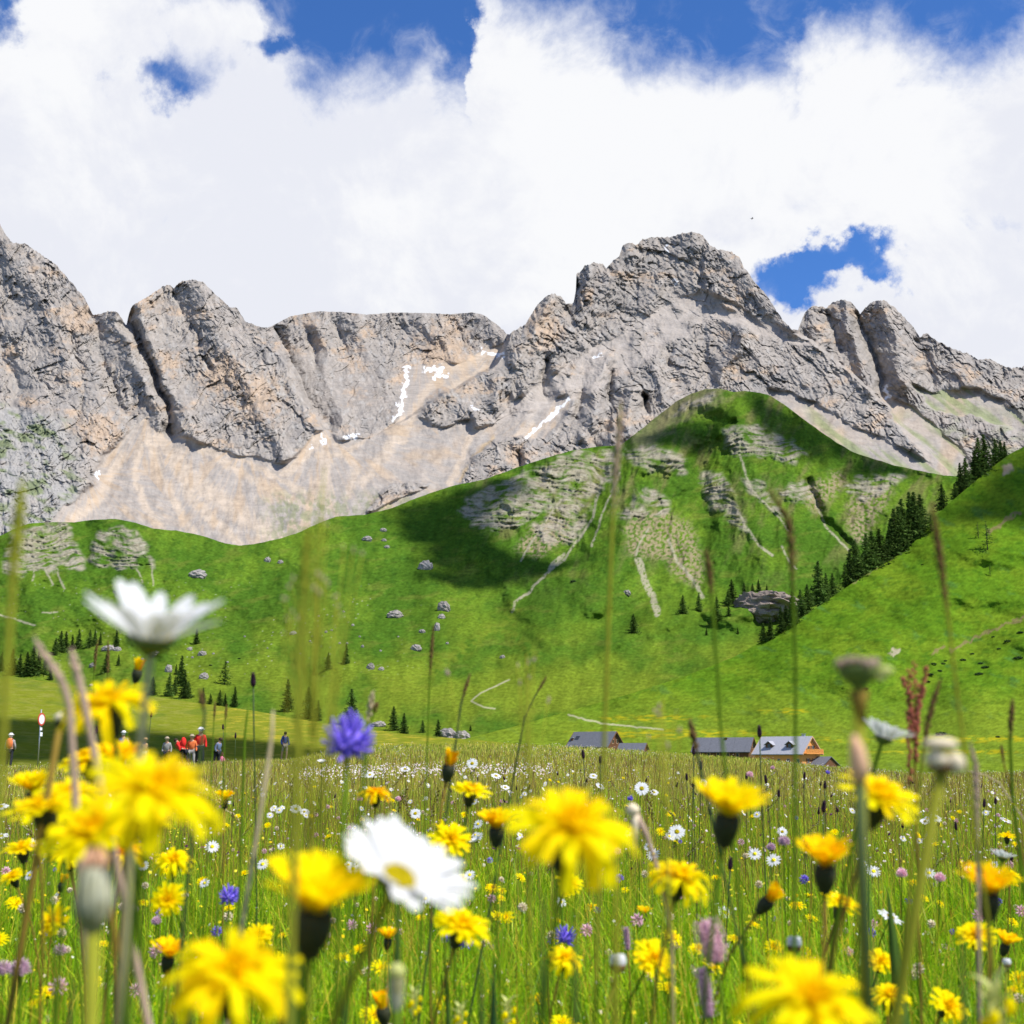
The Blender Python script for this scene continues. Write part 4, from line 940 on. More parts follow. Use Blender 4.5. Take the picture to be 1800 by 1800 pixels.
# ------------------------------------------------------------------ hikers
def skin(name, pts, edges, rad, mat, parent, sub=1):
    me = bpy.data.meshes.new(name); me.from_pydata(pts, edges, []); me.materials.append(mat)
    me.skin_vertices.new() if hasattr(me.skin_vertices, 'new') and not me.skin_vertices else None
    o = bpy.data.objects.new(name, me); COL.objects.link(o); o.parent = parent
    md = o.modifiers.new('skin', 'SKIN'); 
    if not me.skin_vertices: me.skin_vertices.new()
    for i, r in enumerate(rad): me.skin_vertices[0].data[i].radius = (r, r*.85) if r > .08 else (r, r)
    me.skin_vertices[0].data[0].use_root = True
    md.use_smooth_shade = True
    s_ = o.modifiers.new('sub', 'SUBSURF'); s_.levels = sub; s_.render_levels = sub
    return o
def person(px, py, hpx, label, jacket, trousers, hat=None, pack=None, bend=0.0, face=0.0, legs_bare=False, rz=0.0, Dfix=None):
    p, d = ground_on(D_f, px, py)
    H = hpx*d/F; k = H/1.75
    root = empty('person', p, rz); root.scale = (k, k, k); tag(root, label, 'person', 'hikers on the path beyond the meadow')
    def B(x, y, z):      # bend the upper body forward about the hip
        if z <= .95: return Vector((x, y, z))
        q = Vector((x, y, z-.95)); q.rotate(Euler((bend, 0, 0))); return q + Vector((0, 0, .95))
    J = [(0,0,.95),(0,0,1.15),(0,0,1.38),(0,-.01,1.50),(0,-.02,1.58),(0,-.03,1.66),(.17,0,1.40),(.23,.02,1.14),(.24,-.10,.92),(-.17,0,1.40),(-.24,.03,1.14),(-.22,-.12,.95),
         (.10,0,.90),(.12,-.06,.50),(.12,.02,.09),(.12,-.12,.04),(-.10,0,.90),(-.12,.10,.50),(-.12,.26,.12),(-.12,.14,.05)]
    pts = [B(*q) for q in J]
    E = [(0,1),(1,2),(2,3),(3,4),(4,5),(2,6),(6,7),(7,8),(2,9),(9,10),(10,11),(0,12),(12,13),(13,14),(14,15),(0,16),(16,17),(17,18),(18,19)]
    rd = [.13,.13,.14,.055,.085,.095,.06,.045,.032,.06,.045,.032,.085,.062,.042,.04,.085,.062,.042,.04]
    skin('body', pts, E, rd, M['skin'], root)
    jr = [.165,.16,.175,.07,.085,.062,.05,.085,.062,.05]
    ji = [0,1,2,3,6,7,8,9,10,11]; skin('jacket', [pts[i] for i in ji], [(0,1),(1,2),(2,3),(2,4),(4,5),(5,6),(2,7),(7,8),(8,9)], [.17,.165,.18,.07,.085,.066,.05,.085,.066,.05], jacket, root)
    ti = [0,12,13,14,16,17,18] if not legs_bare else [0,12,13,16,17]
    if legs_bare: skin('shorts', [pts[i] for i in ti], [(0,1),(1,2),(0,3),(3,4)], [.165,.11,.085,.11,.085], trousers, root)
    else: skin('trousers', [pts[i] for i in ti], [(0,1),(1,2),(2,3),(0,4),(4,5),(5,6)], [.165,.11,.08,.065,.11,.08,.065], trousers, root)
    hp = B(0, -.03, 1.67); h = MB(); h.blob(hp, (.105,.115,.10), 0, .03, 1, 10, 8)
    if hat is not None:
        h.lathe([(.17,0),(.17,.012),(.108,.02),(.10,.07),(.05,.10),(0,.105)], 12, 0, Matrix.Translation(B(0,-.03,1.70))); h.build('hat', hat, root)
    else: h.build('hair', M['hair'], root)
    if pack is not None:
        b = MB(); b.blob(B(0,.24,1.28), (.17,.13,.27), 0, .05, 3, 12, 10, .8)
        b.tube([B(.11,.12,1.5), B(.13,-.16,1.42), B(.13,-.16,1.2), B(.13,.1,1.1)], .022, 6); b.tube([B(-.11,.12,1.5), B(-.13,-.16,1.42), B(-.13,-.16,1.2), B(-.13,.1,1.1)], .022, 6)
        b.build('backpack', pack, root)
    return root
person(500, 1336, 48, 'person walking alone at the right, blue jacket, dark backpack and light shorts', M['blue'], M['khaki'], None, M['dark'], 0, legs_bare=True, rz=.5)
person(350, 1352, 70, 'person in a red jacket with a white hat and dark trousers', M['red'], M['dark'], M['whitecloth'], None, .1, rz=.3)
person(322, 1352, 59, 'person bending forward under a big red backpack left of the white hat', M['red'], M['dark'], None, M['red'], .75, rz=-1.9)
person(380, 1352, 54, 'person in a blue-grey top right of the red jacket', M['greyblue'], M['dark'], None, None, .25, rz=1.2)
person(292, 1352, 54, 'person in grey behind the daisy stem', M['greycloth'], M['dark'], M['khaki'], None, .1, rz=0)
person(336, 1352, 58, 'person with an orange top half hidden between the two in red', M['orangecloth'], M['greycloth'], M['khaki'], None, .1, rz=0)
person(250, 1352, 53, 'person in a tan top half hidden by yellow flowers', M['tan'], M['greycloth'], M['tan'], None, .2, rz=.8)
person(214, 1352, 64, 'person in a pale blue-grey top behind the yellow flowers', M['greyblue'], M['greycloth'], M['whitecloth'], None, 0, rz=.2)
person(15, 1352, 60, 'person at the left edge with white cap, orange backpack and black trousers', M['greycloth'], M['dark'], M['whitecloth'], M['orangecloth'], 0, rz=3.3)
# pink bag carried by the person in blue-grey
p, d = ground_on(D_f, 390, 1352); b = MB(); b.blob((0,0,.45), (.16,.10,.26), 0, .05, 2); b.tube([(-.1,0,.66),(0,0,.92),(.1,0,.66)], .015, 6)
tag(b.build('bag', M['pinkcloth'], loc=p), 'pink bag held beside the person in blue-grey', 'bag')

# ------------------------------------------------------------------ round road sign
p, d = ground_on(D_f, 66, 1350); k = d/F
sg = empty('road_sign', p, R(77)); tag(sg, 'round white road sign with a red rim on a post above the meadow', 'road sign')
q = MB(); q.tube([(0,0,-.2),(0,0,100*k)], .035, 8); q.build('post', M['metal'], sg)
zc = 83*k; Ry = Matrix.Translation((0,-.05,zc)) @ Matrix.Rotation(math.pi/2, 4, 'X')
q = MB(); q.lathe([(0,-.012),(11*k,-.012),(11*k,.012),(0,.012)], 28, 0, Ry); q.build('rim', M['sign_red'], sg, False)
q = MB(); q.lathe([(0,.013),(8.2*k,.013),(8.2*k,.018),(0,.018)], 28, 0, Ry); q.build('face', M['sign_white'], sg, False)
q = MB(); q.box((-3.2*k,-.065,zc-19*k),(3.2*k,-.045,zc-14*k)); q.box((-2*k,-.065,zc-29*k),(5*k,-.045,zc-22*k)); q.build('plate', M['sign_white'], sg, False)

# ------------------------------------------------------------------ bird in front of the clouds
pb = P(1322, 384, 420); b = MB()
b.blob((0,0,0), (.42,.12,.10), 0, .02, 1); b.blob((.45,0,.04), (.13,.07,.07), 0, .02, 2)
for s_ in (-1, 1):
    b.add([(.18,s_*.08,.03),(.26,s_*.5,.12),(.12,s_*1.0,.06),(-.02,s_*.95,.05),(-.10,s_*.45,.09),(-.2,s_*.08,.02)], [(0,1,4,5),(1,2,3,4)])
    b.add([(.18,s_*.08,.0),(.26,s_*.5,.09),(.12,s_*1.0,.04),(-.02,s_*.95,.03),(-.10,s_*.45,.06),(-.2,s_*.08,-.01)], [(5,4,1,0),(4,3,2,1)])
b.add([(-.35,.05,0),(-.35,-.05,0),(-.62,-.15,0),(-.62,.15,0),(-.35,.05,-.02),(-.35,-.05,-.02),(-.62,-.15,-.02),(-.62,.15,-.02)], [(0,1,2,3),(7,6,5,4),(2,1,5,6),(0,3,7,4),(3,2,6,7)])
tag(b.build('bird', M['dark'], loc=pb), 'tiny dark bird soaring in front of the clouds right of the summit', 'bird')
# ------------------------------------------------------------------ flower heads (radius 1, axis +Z)
def petal(m, f, L, w, a0, a1, r0=.12, z0=0., rr=None, nseg=5, cup=.15, tip='square', mi=0, twist=0.):
    """ray floret leaving the axis at azimuth f; a0/a1 elevation angles (deg) at base and tip"""
    rr = rr or rnd; pts = []; r, z = r0, z0; cf, sf = math.cos(f), math.sin(f); n = nseg
    prof = {'square': (.45,.78,.95,1.0,.98,.86), 'round': (.40,.80,1.0,1.0,.82,.30), 'point': (.6,1.0,.9,.65,.35,.03)}[tip]
    tw = twist
    for i in range(n+1):
        u = i/n; a = R(a0+(a1-a0)*u)
        ww = w*prof[min(5, round(u*5))]/2
        c = Vector((r*cf, r*sf, z)); side = Vector((-sf, cf, 0)); nrm = Vector((-math.sin(a)*cf, -math.sin(a)*sf, math.cos(a)))
        q = side*math.cos(tw*u)+nrm*math.sin(tw*u)
        pts += [c-q*ww+nrm*cup*ww, c-nrm*cup*ww*.3, c+q*ww+nrm*cup*ww]
        r += math.cos(a)*L/n; z += math.sin(a)*L/n
    m.add(pts, [(i*3+j, i*3+j+1, i*3+j+4, i*3+j+3) for i in range(n) for j in (0, 1)], mi)

def hawk_mesh(kind, seed, mat, mat2):
    rr = random.Random(seed); m = MB()
    L = {'flat': [(17,1.,8,-16),(15,.82,24,4),(12,.58,45,28),(9,.34,70,60)], 'droop': [(15,1.18,14,-78),(15,1.0,26,-34),(12,.72,44,10),(9,.42,68,50)],
         'cup': [(20,1.05,48,30),(18,.95,58,42),(14,.7,68,55),(9,.5,80,70)], 'closed': [(14,.85,76,66),(12,.75,82,74),(8,.6,86,80)]}[kind]
    for li, (n, l, a0, a1) in enumerate(L):
        for k in range(n):
            if rr.random() < .05: continue
            f = 2*math.pi*(k+rr.uniform(-.35, .35))/n+li*.5
            petal(m, f, (l-.12)*rr.uniform(.84, 1.1), .225*rr.uniform(.8, 1.15)*(1-.10*li), a0+rr.uniform(-9, 9), a1+rr.uniform(-16, 16), .10-.02*li if kind != 'closed' else .12, 0, rr, 5, .25, 'square', 0 if rr.random() < .8-.12*li else 1, rr.uniform(-.35, .35))
    for k in range(26):      # styles in the middle
        f = rr.uniform(0, 6.28); r = rr.uniform(0, .22)
        m.tube([(r*math.cos(f), r*math.sin(f), .02), (r*1.3*math.cos(f), r*1.3*math.sin(f), .24+rr.uniform(0,.1)), (r*1.7*math.cos(f), r*1.7*math.sin(f), .33)], .018, 4, 1, False)
    return m.mesh('ray_petals', [mat, mat2])
hawk = {}
for kd in ('flat', 'droop', 'cup', 'closed'):
    hawk[kd] = [hawk_mesh(kd, 1000+i+len(kd)*10, M['yellow'], M['deep_yellow']) for i in range(3)]
    hawk[kd+'_o'] = [hawk_mesh(kd, 1100+i+len(kd)*10, M['deep_yellow'], M['orange']) for i in range(2)]
def invol_mesh(mat, fat=1.0, seed=0):
    m = MB(); rr = random.Random(seed)
    m.lathe([(.05,-.80),(.12*fat,-.74),(.25*fat,-.50),(.30*fat,-.28),(.29*fat,-.08),(.22*fat,.0),(0,.0)], 14)
    for lay in range(3):
        for k in range(13):
            f = 2*math.pi*(k+lay*.5)/13; r = (.27-.05*lay)*fat; z = -.62+.16*(2-lay)
            petal(m, f, .5+.05*lay, .12, 92-6*lay, 80+rr.uniform(-6, 8), r, z-.1, rr, 4, .2, 'point')
    return m.mesh('involucre', [mat])
inv_dark = invol_mesh(M['involucre']); inv_green = invol_mesh(M['green_involucre'], 1.1, 3)

def daisy_parts(seed, n=19, spread=(8,-6), pw=.30, jit=8):
    rr = random.Random(seed); ms = []
    for k in range(n):
        m = MB(); a0, a1 = spread
        petal(m, 2*math.pi*(k+rr.uniform(-.2, .2))/n, .80*rr.uniform(.9, 1.06), pw*rr.uniform(.85, 1.1), a0+rr.uniform(-jit, jit), a1+rr.uniform(-9, 9), .24, 0, rr, 5, .16, 'round', 0, rr.uniform(-.2, .2))
        ms.append(m)
    return ms
def merged(ms):
    m = MB()
    for q in ms: m.add(q.v, q.f, 0)
    return m
dm = MB(); dm.lathe([(.30,-.02),(.31,.04),(.26,.12),(.16,.17),(0,.18)], 16)
for k in range(90):
    r = .28*math.sqrt((k+.5)/90); f = k*2.39996; zz = .18-.9*r*r*1.4; dm.tube([(r*math.cos(f), r*math.sin(f), zz-.02), (r*math.cos(f)*1.03, r*math.sin(f)*1.03, zz+.035)], [.017,.013], 4, 0)
disc_me = dm.mesh('disc', [M['disc']])
dm = MB(); dm.lathe([(.05,-.26),(.14,-.22),(.28,-.10),(.33,-.01),(.28,.0)], 14); 
for k in range(16): petal(dm, 2*math.pi*k/16, .24, .1, 30, 12, .14, -.16, rnd, 3, .2, 'point')
cup_me = dm.mesh('calyx', [M['green_involucre']])
daisy_open = [merged(daisy_parts(60+i, 19, (6,-8))).mesh('ray_petals', [M['white']]) for i in range(2)]
daisy_droop = [merged(daisy_parts(70+i, 17, (0,-35))).mesh('ray_petals', [M['white']]) for i in range(2)]
daisy_up = [merged(daisy_parts(80+i, 17, (38,20))).mesh('ray_petals', [M['white']]) for i in range(2)]

def rampion_mesh(seed):
    rr = random.Random(seed); m = MB()
    m.blob((0,0,0), .45, 0, .1, seed)
    for k in range(40):
        z = 1-1.75*(k+.5)/40; f = k*2.39996+rr.uniform(-.2, .2); s_ = math.sqrt(max(0, 1-z*z)); d = Vector((s_*math.cos(f), s_*math.sin(f), z)); up = Vector((0,0,1))
        e = (d*1.0+up*rr.uniform(.05, .38)).normalized(); L = rr.uniform(.42, .70)
        p0 = d*.35; p1 = d*(.35+L*.5); p2 = p1+e*L*.35+up*.08; p3 = p2+(up*.6+d*.4)*L*.28
        m.tube([p0, p1, p2, p3], [.05,.075,.065,.02], 5)
    return m.mesh('florets', [M['purple']])
rampions = [rampion_mesh(i) for i in (1, 2)]
def orchid_mesh(seed):
    rr = random.Random(seed); m = MB()
    m.lathe([(.0,-1.0),(.3,-.9),(.42,-.3),(.3,.4),(.1,1.0),(0,1.15)], 9)
    for k in range(64):
        u = (k+.5)/64; z = -.95+2.0*u; f = k*2.39996; r = .50*(math.sin(math.pi*min(1, (1-u)*.62+.36)))*(1-.55*u)+.05
        for q in range(4):
            a = f+rr.uniform(-.5, .5); petal(m, a, .26, .11, rr.uniform(-20, 70), rr.uniform(-10, 80), r*.75, z, rr, 3, .1, 'point')
    return m.mesh('florets', [M['dark_purple']])
orchids = [orchid_mesh(i) for i in (1, 2, 3)]
def clover_mesh(mat, seed, n=70, flat=.9):
    rr = random.Random(seed); m = MB(); m.blob((0,0,0), (.5,.5,.45), 0, .05, seed)
    for k in range(n):
        z = 1-1.7*(k+.5)/n; f = k*2.39996; s_ = math.sqrt(max(0, 1-z*z)); L = rr.uniform(.42, .6)
        c = Vector((s_*math.cos(f), s_*math.sin(f), z*flat)); p0 = c*.42; p1 = c*.95*rr.uniform(.85, 1.1)+Vector((0,0,.12))
        m.tube([p0, (p0+p1)/2, p1], [.05,.075,.02], 4)
    return m.mesh('florets', [mat])
clovers = [clover_mesh(M['pink'], 5), clover_mesh(M['lilac'], 6)]
white_clover = clover_mesh(M['cream'], 7, 40)
def spike_mesh(mat, seed, n=150, r=.28, frill=.0):
    rr = random.Random(seed); m = MB(); m.lathe([(.0,-1),(r*.6,-.95),(r*.8,-.4),(r*.75,.3),(r*.4,.9),(0,1)], 9)
    for k in range(n):
        u = (k+.5)/n; z = -1+2*u; f = k*2.39996; q = r*(math.sin(math.pi*(.12+.8*u))**.5)
        c = Vector((q*math.cos(f), q*math.sin(f), z)); d = Vector((math.cos(f), math.sin(f), rr.uniform(.1, .8)))
        m.tube([c*1.0-d*.03, c+d*.07, c+d*.12], [.045,.05,.01], 4)
        if frill and rr.random() < frill: m.tube([c, c+d*rr.uniform(.16, .34)], [.012,.012], 3); m.blob(c+d*.34, .035, 0, 0, 0, 4, 3)
    return m.mesh('florets', [mat])
bistort = spike_mesh(M['pink'], 3, 190, .42, .9); plantain = spike_mesh(M['lilac'], 4, 170, .17, .25); dark_plantain = spike_mesh(M['brown_spike'], 5, 130, .30)

def axis_mat(tc, ts, spin, s, loc):
    """tilt the flower axis towards the camera by tc and to the right by ts (degrees)"""
    a = Vector((math.sin(R(ts)), -math.sin(R(tc)), max(.02, math.cos(R(max(abs(tc), abs(ts))))))).normalized() if abs(tc) < 90 else Vector((math.sin(R(ts)), -math.sin(R(tc)), math.cos(R(tc)))).normalized()
    q = Vector((0,0,1)).rotation_difference(a)
    return Matrix.Translation(loc) @ q.to_matrix().to_4x4() @ Matrix.Rotation(spin, 4, 'Z') @ Matrix.Scale(s, 4), a

def stem_path(foot, head, a, sag=.35, n=9):
    """curved stem from the foot to the head, meeting the head along its axis"""
    L = (head-foot).length; p1 = foot+Vector((0,0,1))*L*.45; p2 = head-a*L*sag
    out = []
    for i in range(n):
        t = i/(n-1); out.append(foot*(1-t)**3+p1*3*t*(1-t)**2+p2*3*t*t*(1-t)+head*t**3)
    return out
def flower(kind, px, py, w, label=None, tc=25, ts=0, D=.042, group=None, dx=0, dist=None, stem='stem', sr=.0012, cat='flower', variant=None, base=None, inv=None, spin=None, lean=0.0):
    """w = width of the head in pixels of the 1800 grid, D = real head width in metres"""
    ang = math.tan(math.atan((py-900)/F)-PITCH)
    d = dist or D*F/w
    if ang > 0 and CZ-d*ang < .16: d = .46/ang
    hp = P(px, py, d); s_ = w*d/F/2
    gz = float(meadow_z(hp.x, hp.y))
    fx = hp.x+dx+rnd.uniform(-.02, .02)-math.sin(R(ts))*.05; fy = hp.y+rnd.uniform(0, .05)+.02
    foot = Vector((fx, fy, gz-.01))
    names = dict(hawk='hawkbit', daisy='daisy', rampion='rampion', orchid='dark_orchid', clover='clover', bistort='bistort', plantain='plantain')
    root = empty(names.get(kind, kind), foot); loc = hp-foot
    spin = rnd.uniform(0, 6.28) if spin is None else spin
    Mx, a = axis_mat(tc, ts, spin, s_, loc)
    bottom = loc - a*s_*.05
    if kind == 'hawk':
        inst('ray_petals', variant if variant is not None else rnd.choice(hawk['flat']), root, mat=Mx)
        inst('involucre', inv or inv_dark, root, mat=Mx); bottom = loc - a*s_*.76
    elif kind == 'daisy':
        v = variant if variant is not None else rnd.choice(daisy_open)
        if isinstance(v, list):
            for q in v: o = inst('petal', q, root, mat=Mx)
        else: inst('ray_petals', v, root, mat=Mx)
        inst('disc', disc_me, root, mat=Mx@Matrix.Scale(.78 if w > 100 else 1, 4)); inst('calyx', cup_me, root, mat=Mx); bottom = loc - a*s_*.22
    elif kind in ('rampion', 'orchid', 'clover', 'bistort', 'plantain'):
        me = variant or rnd.choice({'rampion': rampions, 'orchid': orchids, 'clover': clovers, 'bistort': [bistort], 'plantain': [plantain]}[kind])
        inst('florets', me, root, mat=Mx); bottom = loc - a*s_*(.3 if kind in ('rampion', 'clover') else .9)
    m = MB(); rad = [sr*1.25]*4+[sr]*5
    if kind == 'hawk': rad[-1] = s_*.06; rad[-2] = max(sr, s_*.045)
    m.tube(stem_path(Vector((0,0,0)), bottom, a if tc < 70 else Vector((0,0,1)), .3 if tc < 50 else .12), rad, 7)
    m.build('stem', M[stem], root)
    tag(root, label or 'x', cat, group); return root

def petals_list(seed, n, spread, pw=.30, jit=8):
    return [q.mesh('petal', [M['white']]) for q in daisy_parts(seed, n, spread, pw, jit)]
H = lambda k, i=0: hawk[k][i]
Y = [ # x, y, w, tilt to camera, tilt right, head kind, label
 (188,1238,142,22,-8,H('droop',0),'bright yellow ragged hawkbit left of the white daisy stem'),
 (242,1178,52,5,10,H('closed_o',0),'small orange half-closed hawkbit just under the big white daisy'),
 (152,1335,88,20,-10,H('flat',1),'yellow hawkbit with a dark stalk under the large ragged one'),
 (208,1345,95,15,5,H('cup_o',0),'deep yellow hawkbit between the ragged one and the largest on the left'),
 (268,1392,218,24,12,H('droop',1),'largest blurred yellow hawkbit on the left with drooping rays'),
 (78,1422,118,16,-4,H('flat',2),'blurred yellow hawkbit low at the left edge of the cluster'),
 (165,1462,165,30,-6,H('flat',0),'blurred yellow hawkbit behind the fat green bud'),
 (215,1500,78,18,10,H('droop_o',1),'small yellow hawkbit tucked under the left cluster'),
 (122,1400,112,18,6,H('droop',2),'blurred yellow hawkbit in the middle of the dense left cluster'),
 (225,1442,124,26,8,H('flat',1),'blurred yellow hawkbit under the largest left one'),
 (60,1392,84,12,-6,H('cup',1),'blurred yellow hawkbit at the upper left of the dense cluster'),
 (118,1500,70,16,-10,H('droop',1),'yellow hawkbit at the lower left of the fat bud tip'),
 (395,1405,38,5,0,H('cup_o',1),'small orange-yellow hawkbit right of the left cluster'),
 (40,1490,62,12,-3,H('flat',1),'flat yellow hawkbit seen edge-on near the left margin'),
 (22,1542,46,25,-20,H('flat',2),'yellow hawkbit touching the left margin'),
 (110,1552,36,5,15,H('closed_o',1),'small orange half-closed hawkbit left of the fat bud'),
 (305,1512,62,25,5,H('droop',2),'yellow hawkbit right below the largest left hawkbit'),
 (296,1582,58,62,-10,H('flat',0),'yellow hawkbit facing the viewer right of the fat bud'),
 (95,1616,56,60,-25,H('flat',1),'yellow hawkbit facing the viewer left of the fat bud'),
 (556,1600,196,14,10,H('cup',0),'big blurred cup-shaped yellow hawkbit with a dark base'),
 (410,1712,205,28,4,H('droop',0),'big blurred yellow hawkbit with long drooping rays at the bottom'),
 (455,1645,46,55,15,H('flat',2),'small toothed yellow hawkbit left of the cup-shaped one'),
 (296,1682,66,14,10,H('cup_o',0),'yellow hawkbit with upright rays left of the bottom big one'),
 (660,1395,54,6,0,H('droop_o',0),'orange hawkbit above the blurred white daisy'),
 (790,1345,68,8,12,H('closed_o',0),'orange hawkbit topping a brown stalk right of the blue flower'),
 (828,1390,66,14,12,H('flat',0),'yellow hawkbit beside the orange one on the brown stalk'),
 (792,1475,68,50,12,H('flat',1),'toothed yellow hawkbit behind the right edge of the white daisy'),
 (872,1455,76,10,0,H('cup_o',1),'orange hawkbit on a thick dark stalk at the picture centre'),
 (1000,1455,205,30,8,H('droop',1),'largest blurred yellow hawkbit in the centre with hanging rays'),
 (1000,1552,46,40,20,H('flat',2),'small yellow hawkbit peeping under the largest central one'),
 (810,1628,96,22,18,H('flat',0),'yellow hawkbit below the blurred white daisy'),
 (992,1685,60,28,15,H('droop',2),'yellow hawkbit under the violet flower in the centre'),
 (682,1650,42,6,5,H('cup_o',0),'small orange hawkbit on a dark stalk left of the centre bottom'),
 (672,1772,70,10,-8,H('closed_o',0),'orange half-closed hawkbit at the bottom edge'),
 (1280,1432,134,16,8,H('cup',1),'yellow hawkbit with a black-green base right of centre'),
 (1196,1543,100,22,14,H('droop',0),'sharp yellow hawkbit with split rays right of the central giant'),
 (1150,1685,72,45,25,H('flat',1),'yellow hawkbit tilted right above the bottom edge'),
 (1132,1606,30,6,0,H('cup_o',1),'tiny orange-yellow hawkbit below the one with split rays'),
 (1352,1582,72,20,40,H('closed_o',1),'half-closed hawkbit on a fat leaning dark base'),
 (1450,1522,112,14,0,H('cup_o',0),'orange-yellow hawkbit with spreading rays right of centre'),
 (1480,1590,66,20,20,H('flat',2),'yellow hawkbit hanging under the spreading orange-yellow one'),
 (1545,1400,138,22,16,H('flat',0),'blurred yellow hawkbit behind the tall stalk with a seed head'),
 (1738,1570,110,12,0,H('cup_o',1),'orange-yellow hawkbit near the right edge'),
 (1425,1762,210,30,10,H('droop',2),'big blurred yellow hawkbit cut by the bottom edge on the right'),
 (1550,1690,52,35,10,H('flat',1),'yellow hawkbit beside the tall olive stem, upper of two'),
 (1562,1750,64,20,0,H('droop',1),'yellow hawkbit beside the tall olive stem, lower of two'),
 (1668,1770,62,50,20,H('flat',2),'yellow hawkbit near the pale yellow rattle at the bottom right'),
 (1715,1645,66,30,-10,H('flat',0),'yellow hawkbit below the orange-yellow one on the right'),
 (1768,1660,48,15,15,H('cup_o',0),'small hawkbit at the right margin, below the orange-yellow one'),
 (1770,1470,30,8,0,H('flat',1),'small flat yellow hawkbit high on the right margin'),
 (1776,1540,34,20,0,H('droop',2),'small yellow hawkbit above the orange-yellow one on the right'),
 (1792,1722,32,50,0,H('flat',2),'yellow hawkbit cut by the right margin'),
 (866,1561,24,30,5,H('flat',1),'tiny yellow hawkbit right of the thick dark stalk'),
 (925,1592,14,10,0,H('cup',0),'tiny upright yellow bud-like hawkbit in the centre grass'),
 (992,1577,18,30,0,H('flat',2),'tiny yellow hawkbit left of the pink grass tuft'),
 (1040,1595,22,25,0,H('droop',0),'tiny yellow hawkbit under the central giant on its right'),
 (1110,1605,14,10,0,H('cup',1),'tiny yellow hawkbit left of the tiny orange-yellow one'),
 (1362,1666,32,40,0,H('flat',0),'small yellow hawkbit left of the white bud on the right'),
 (1402,1592,26,20,0,H('flat',1),'small yellow hawkbit left of the spreading orange-yellow one'),
 (1195,1730,18,40,10,H('flat',2),'tiny yellow hawkbit right of the tilted one'),
 (640,1480,18,10,0,H('closed_o',0),'tiny orange hawkbit left of the white daisy'),
 (1270,1718,26,15,10,H('cup_o',1),'small orange-yellow hawkbit right of the lilac spikes'),
]
for x, y, w, tc, ts, v, lab in Y:
    flower('hawk', x, y, w*1.14, lab, tc, ts, variant=v, D=.047 if w > 60 else .040, stem='stem' if rnd.random() < .6 else 'red_stem', sr=.0011)
flower('daisy', 268, 1118, 272, 'big blurred white daisy on a tall pale stalk, seen from below', 14, 8, variant=petals_list(5, 16, (38,30), .26, 12), D=.055, stem='cream_stem', sr=.0013, spin=.2)
flower('daisy', 700, 1545, 252, 'big blurred white daisy tilted right in the foreground', 24, 30, variant=petals_list(9, 21, (34,6)), D=.055, stem='olive_stem', sr=.0016)
flower('daisy', 1553, 1296, 108, 'white daisy on a short green stalk right of the tall seed head', 4, 20, variant=petals_list(12, 18, (40,22)), D=.045, sr=.0014, dx=-.03)
for x, y, w, tc, ts, v, lab in [(1762,1508,50,-4,14,daisy_up[0],'white daisy with upright petals near the right edge'),(1565,1612,44,18,24,daisy_open[0],'white daisy left of the tall olive stem'),(730,1430,20,55,0,daisy_open[1],'small white daisy right above the big blurred daisy'),
   (520,1422,20,45,5,daisy_open[0],'small white daisy in the grass left of the orange hawkbit'),(535,1427,15,45,0,daisy_open[1],'smaller white daisy touching the one left of the orange hawkbit'),(1190,1462,28,55,0,daisy_open[0],'small white daisy left of the hawkbit with a black-green base'),(1128,1386,26,60,5,daisy_open[1],'small daisy with a clear yellow centre right of the central giant'),
   (565,1340,18,15,0,daisy_up[1],'small white daisy left of the blue flower stalk'),(2,1418,26,20,0,daisy_open[1],'white daisy cut by the left margin, upper one'),(2,1470,24,20,0,daisy_open[0],'white daisy cut by the left margin, lower one'),(1274,1604,26,40,20,daisy_open[0],'small white daisy above the lilac spike'),
   (1292,1660,30,30,-30,daisy_open[1],'small white daisy at the right of the lilac spike'),(838,1478,28,5,-30,daisy_up[0],'white daisy half hidden by the central orange hawkbit'),(1066,1566,18,20,10,daisy_open[1],'small white daisy right of the pink grass tuft'),(1375,1462,18,50,0,daisy_open[0],'small white daisy on the right of the orange-based hawkbit'),
   (1626,1444,18,30,0,daisy_open[1],'small white daisy right of the blurred hawkbit, left of two'),(1645,1438,20,40,10,daisy_open[0],'small white daisy right of the blurred hawkbit, right of two'),(1768,1442,20,25,20,daisy_open[1],'small white daisy just above the flat yellow hawkbit'),(1585,1692,28,10,40,daisy_open[0],'white daisy overlapping yellow hawkbits by the olive stem'),
   (1668,1672,26,5,5,daisy_up[1],'white daisy with narrow petals right of the olive stem'),(650,1362,16,40,0,daisy_open[0],'small white daisy under the blue flower'),(712,1352,18,30,0,daisy_open[1],'white daisy right of the blue flower, left of two'),(830,1342,20,60,0,daisy_open[0],'white daisy with a yellow eye beside the orange hawkbit'),
   (872,1364,18,30,10,daisy_open[1],'white daisy right of the orange hawkbit, left of two'),(888,1384,16,30,10,daisy_open[0],'white daisy right of the orange hawkbit, right of two'),(1043,1364,14,40,0,daisy_open[1],'small white daisy above the central giant'),(1150,1393,15,40,0,daisy_open[0],'small white daisy right of the daisy with a clear centre'),
   (1236,1376,14,70,0,daisy_open[1],'small white daisy beside a dark grass spike'),(1055,1382,17,30,30,daisy_open[0],'small tilted white daisy above the central giant')]:
    flower('daisy', x, y, w, lab, tc, ts, variant=v, D=.042)
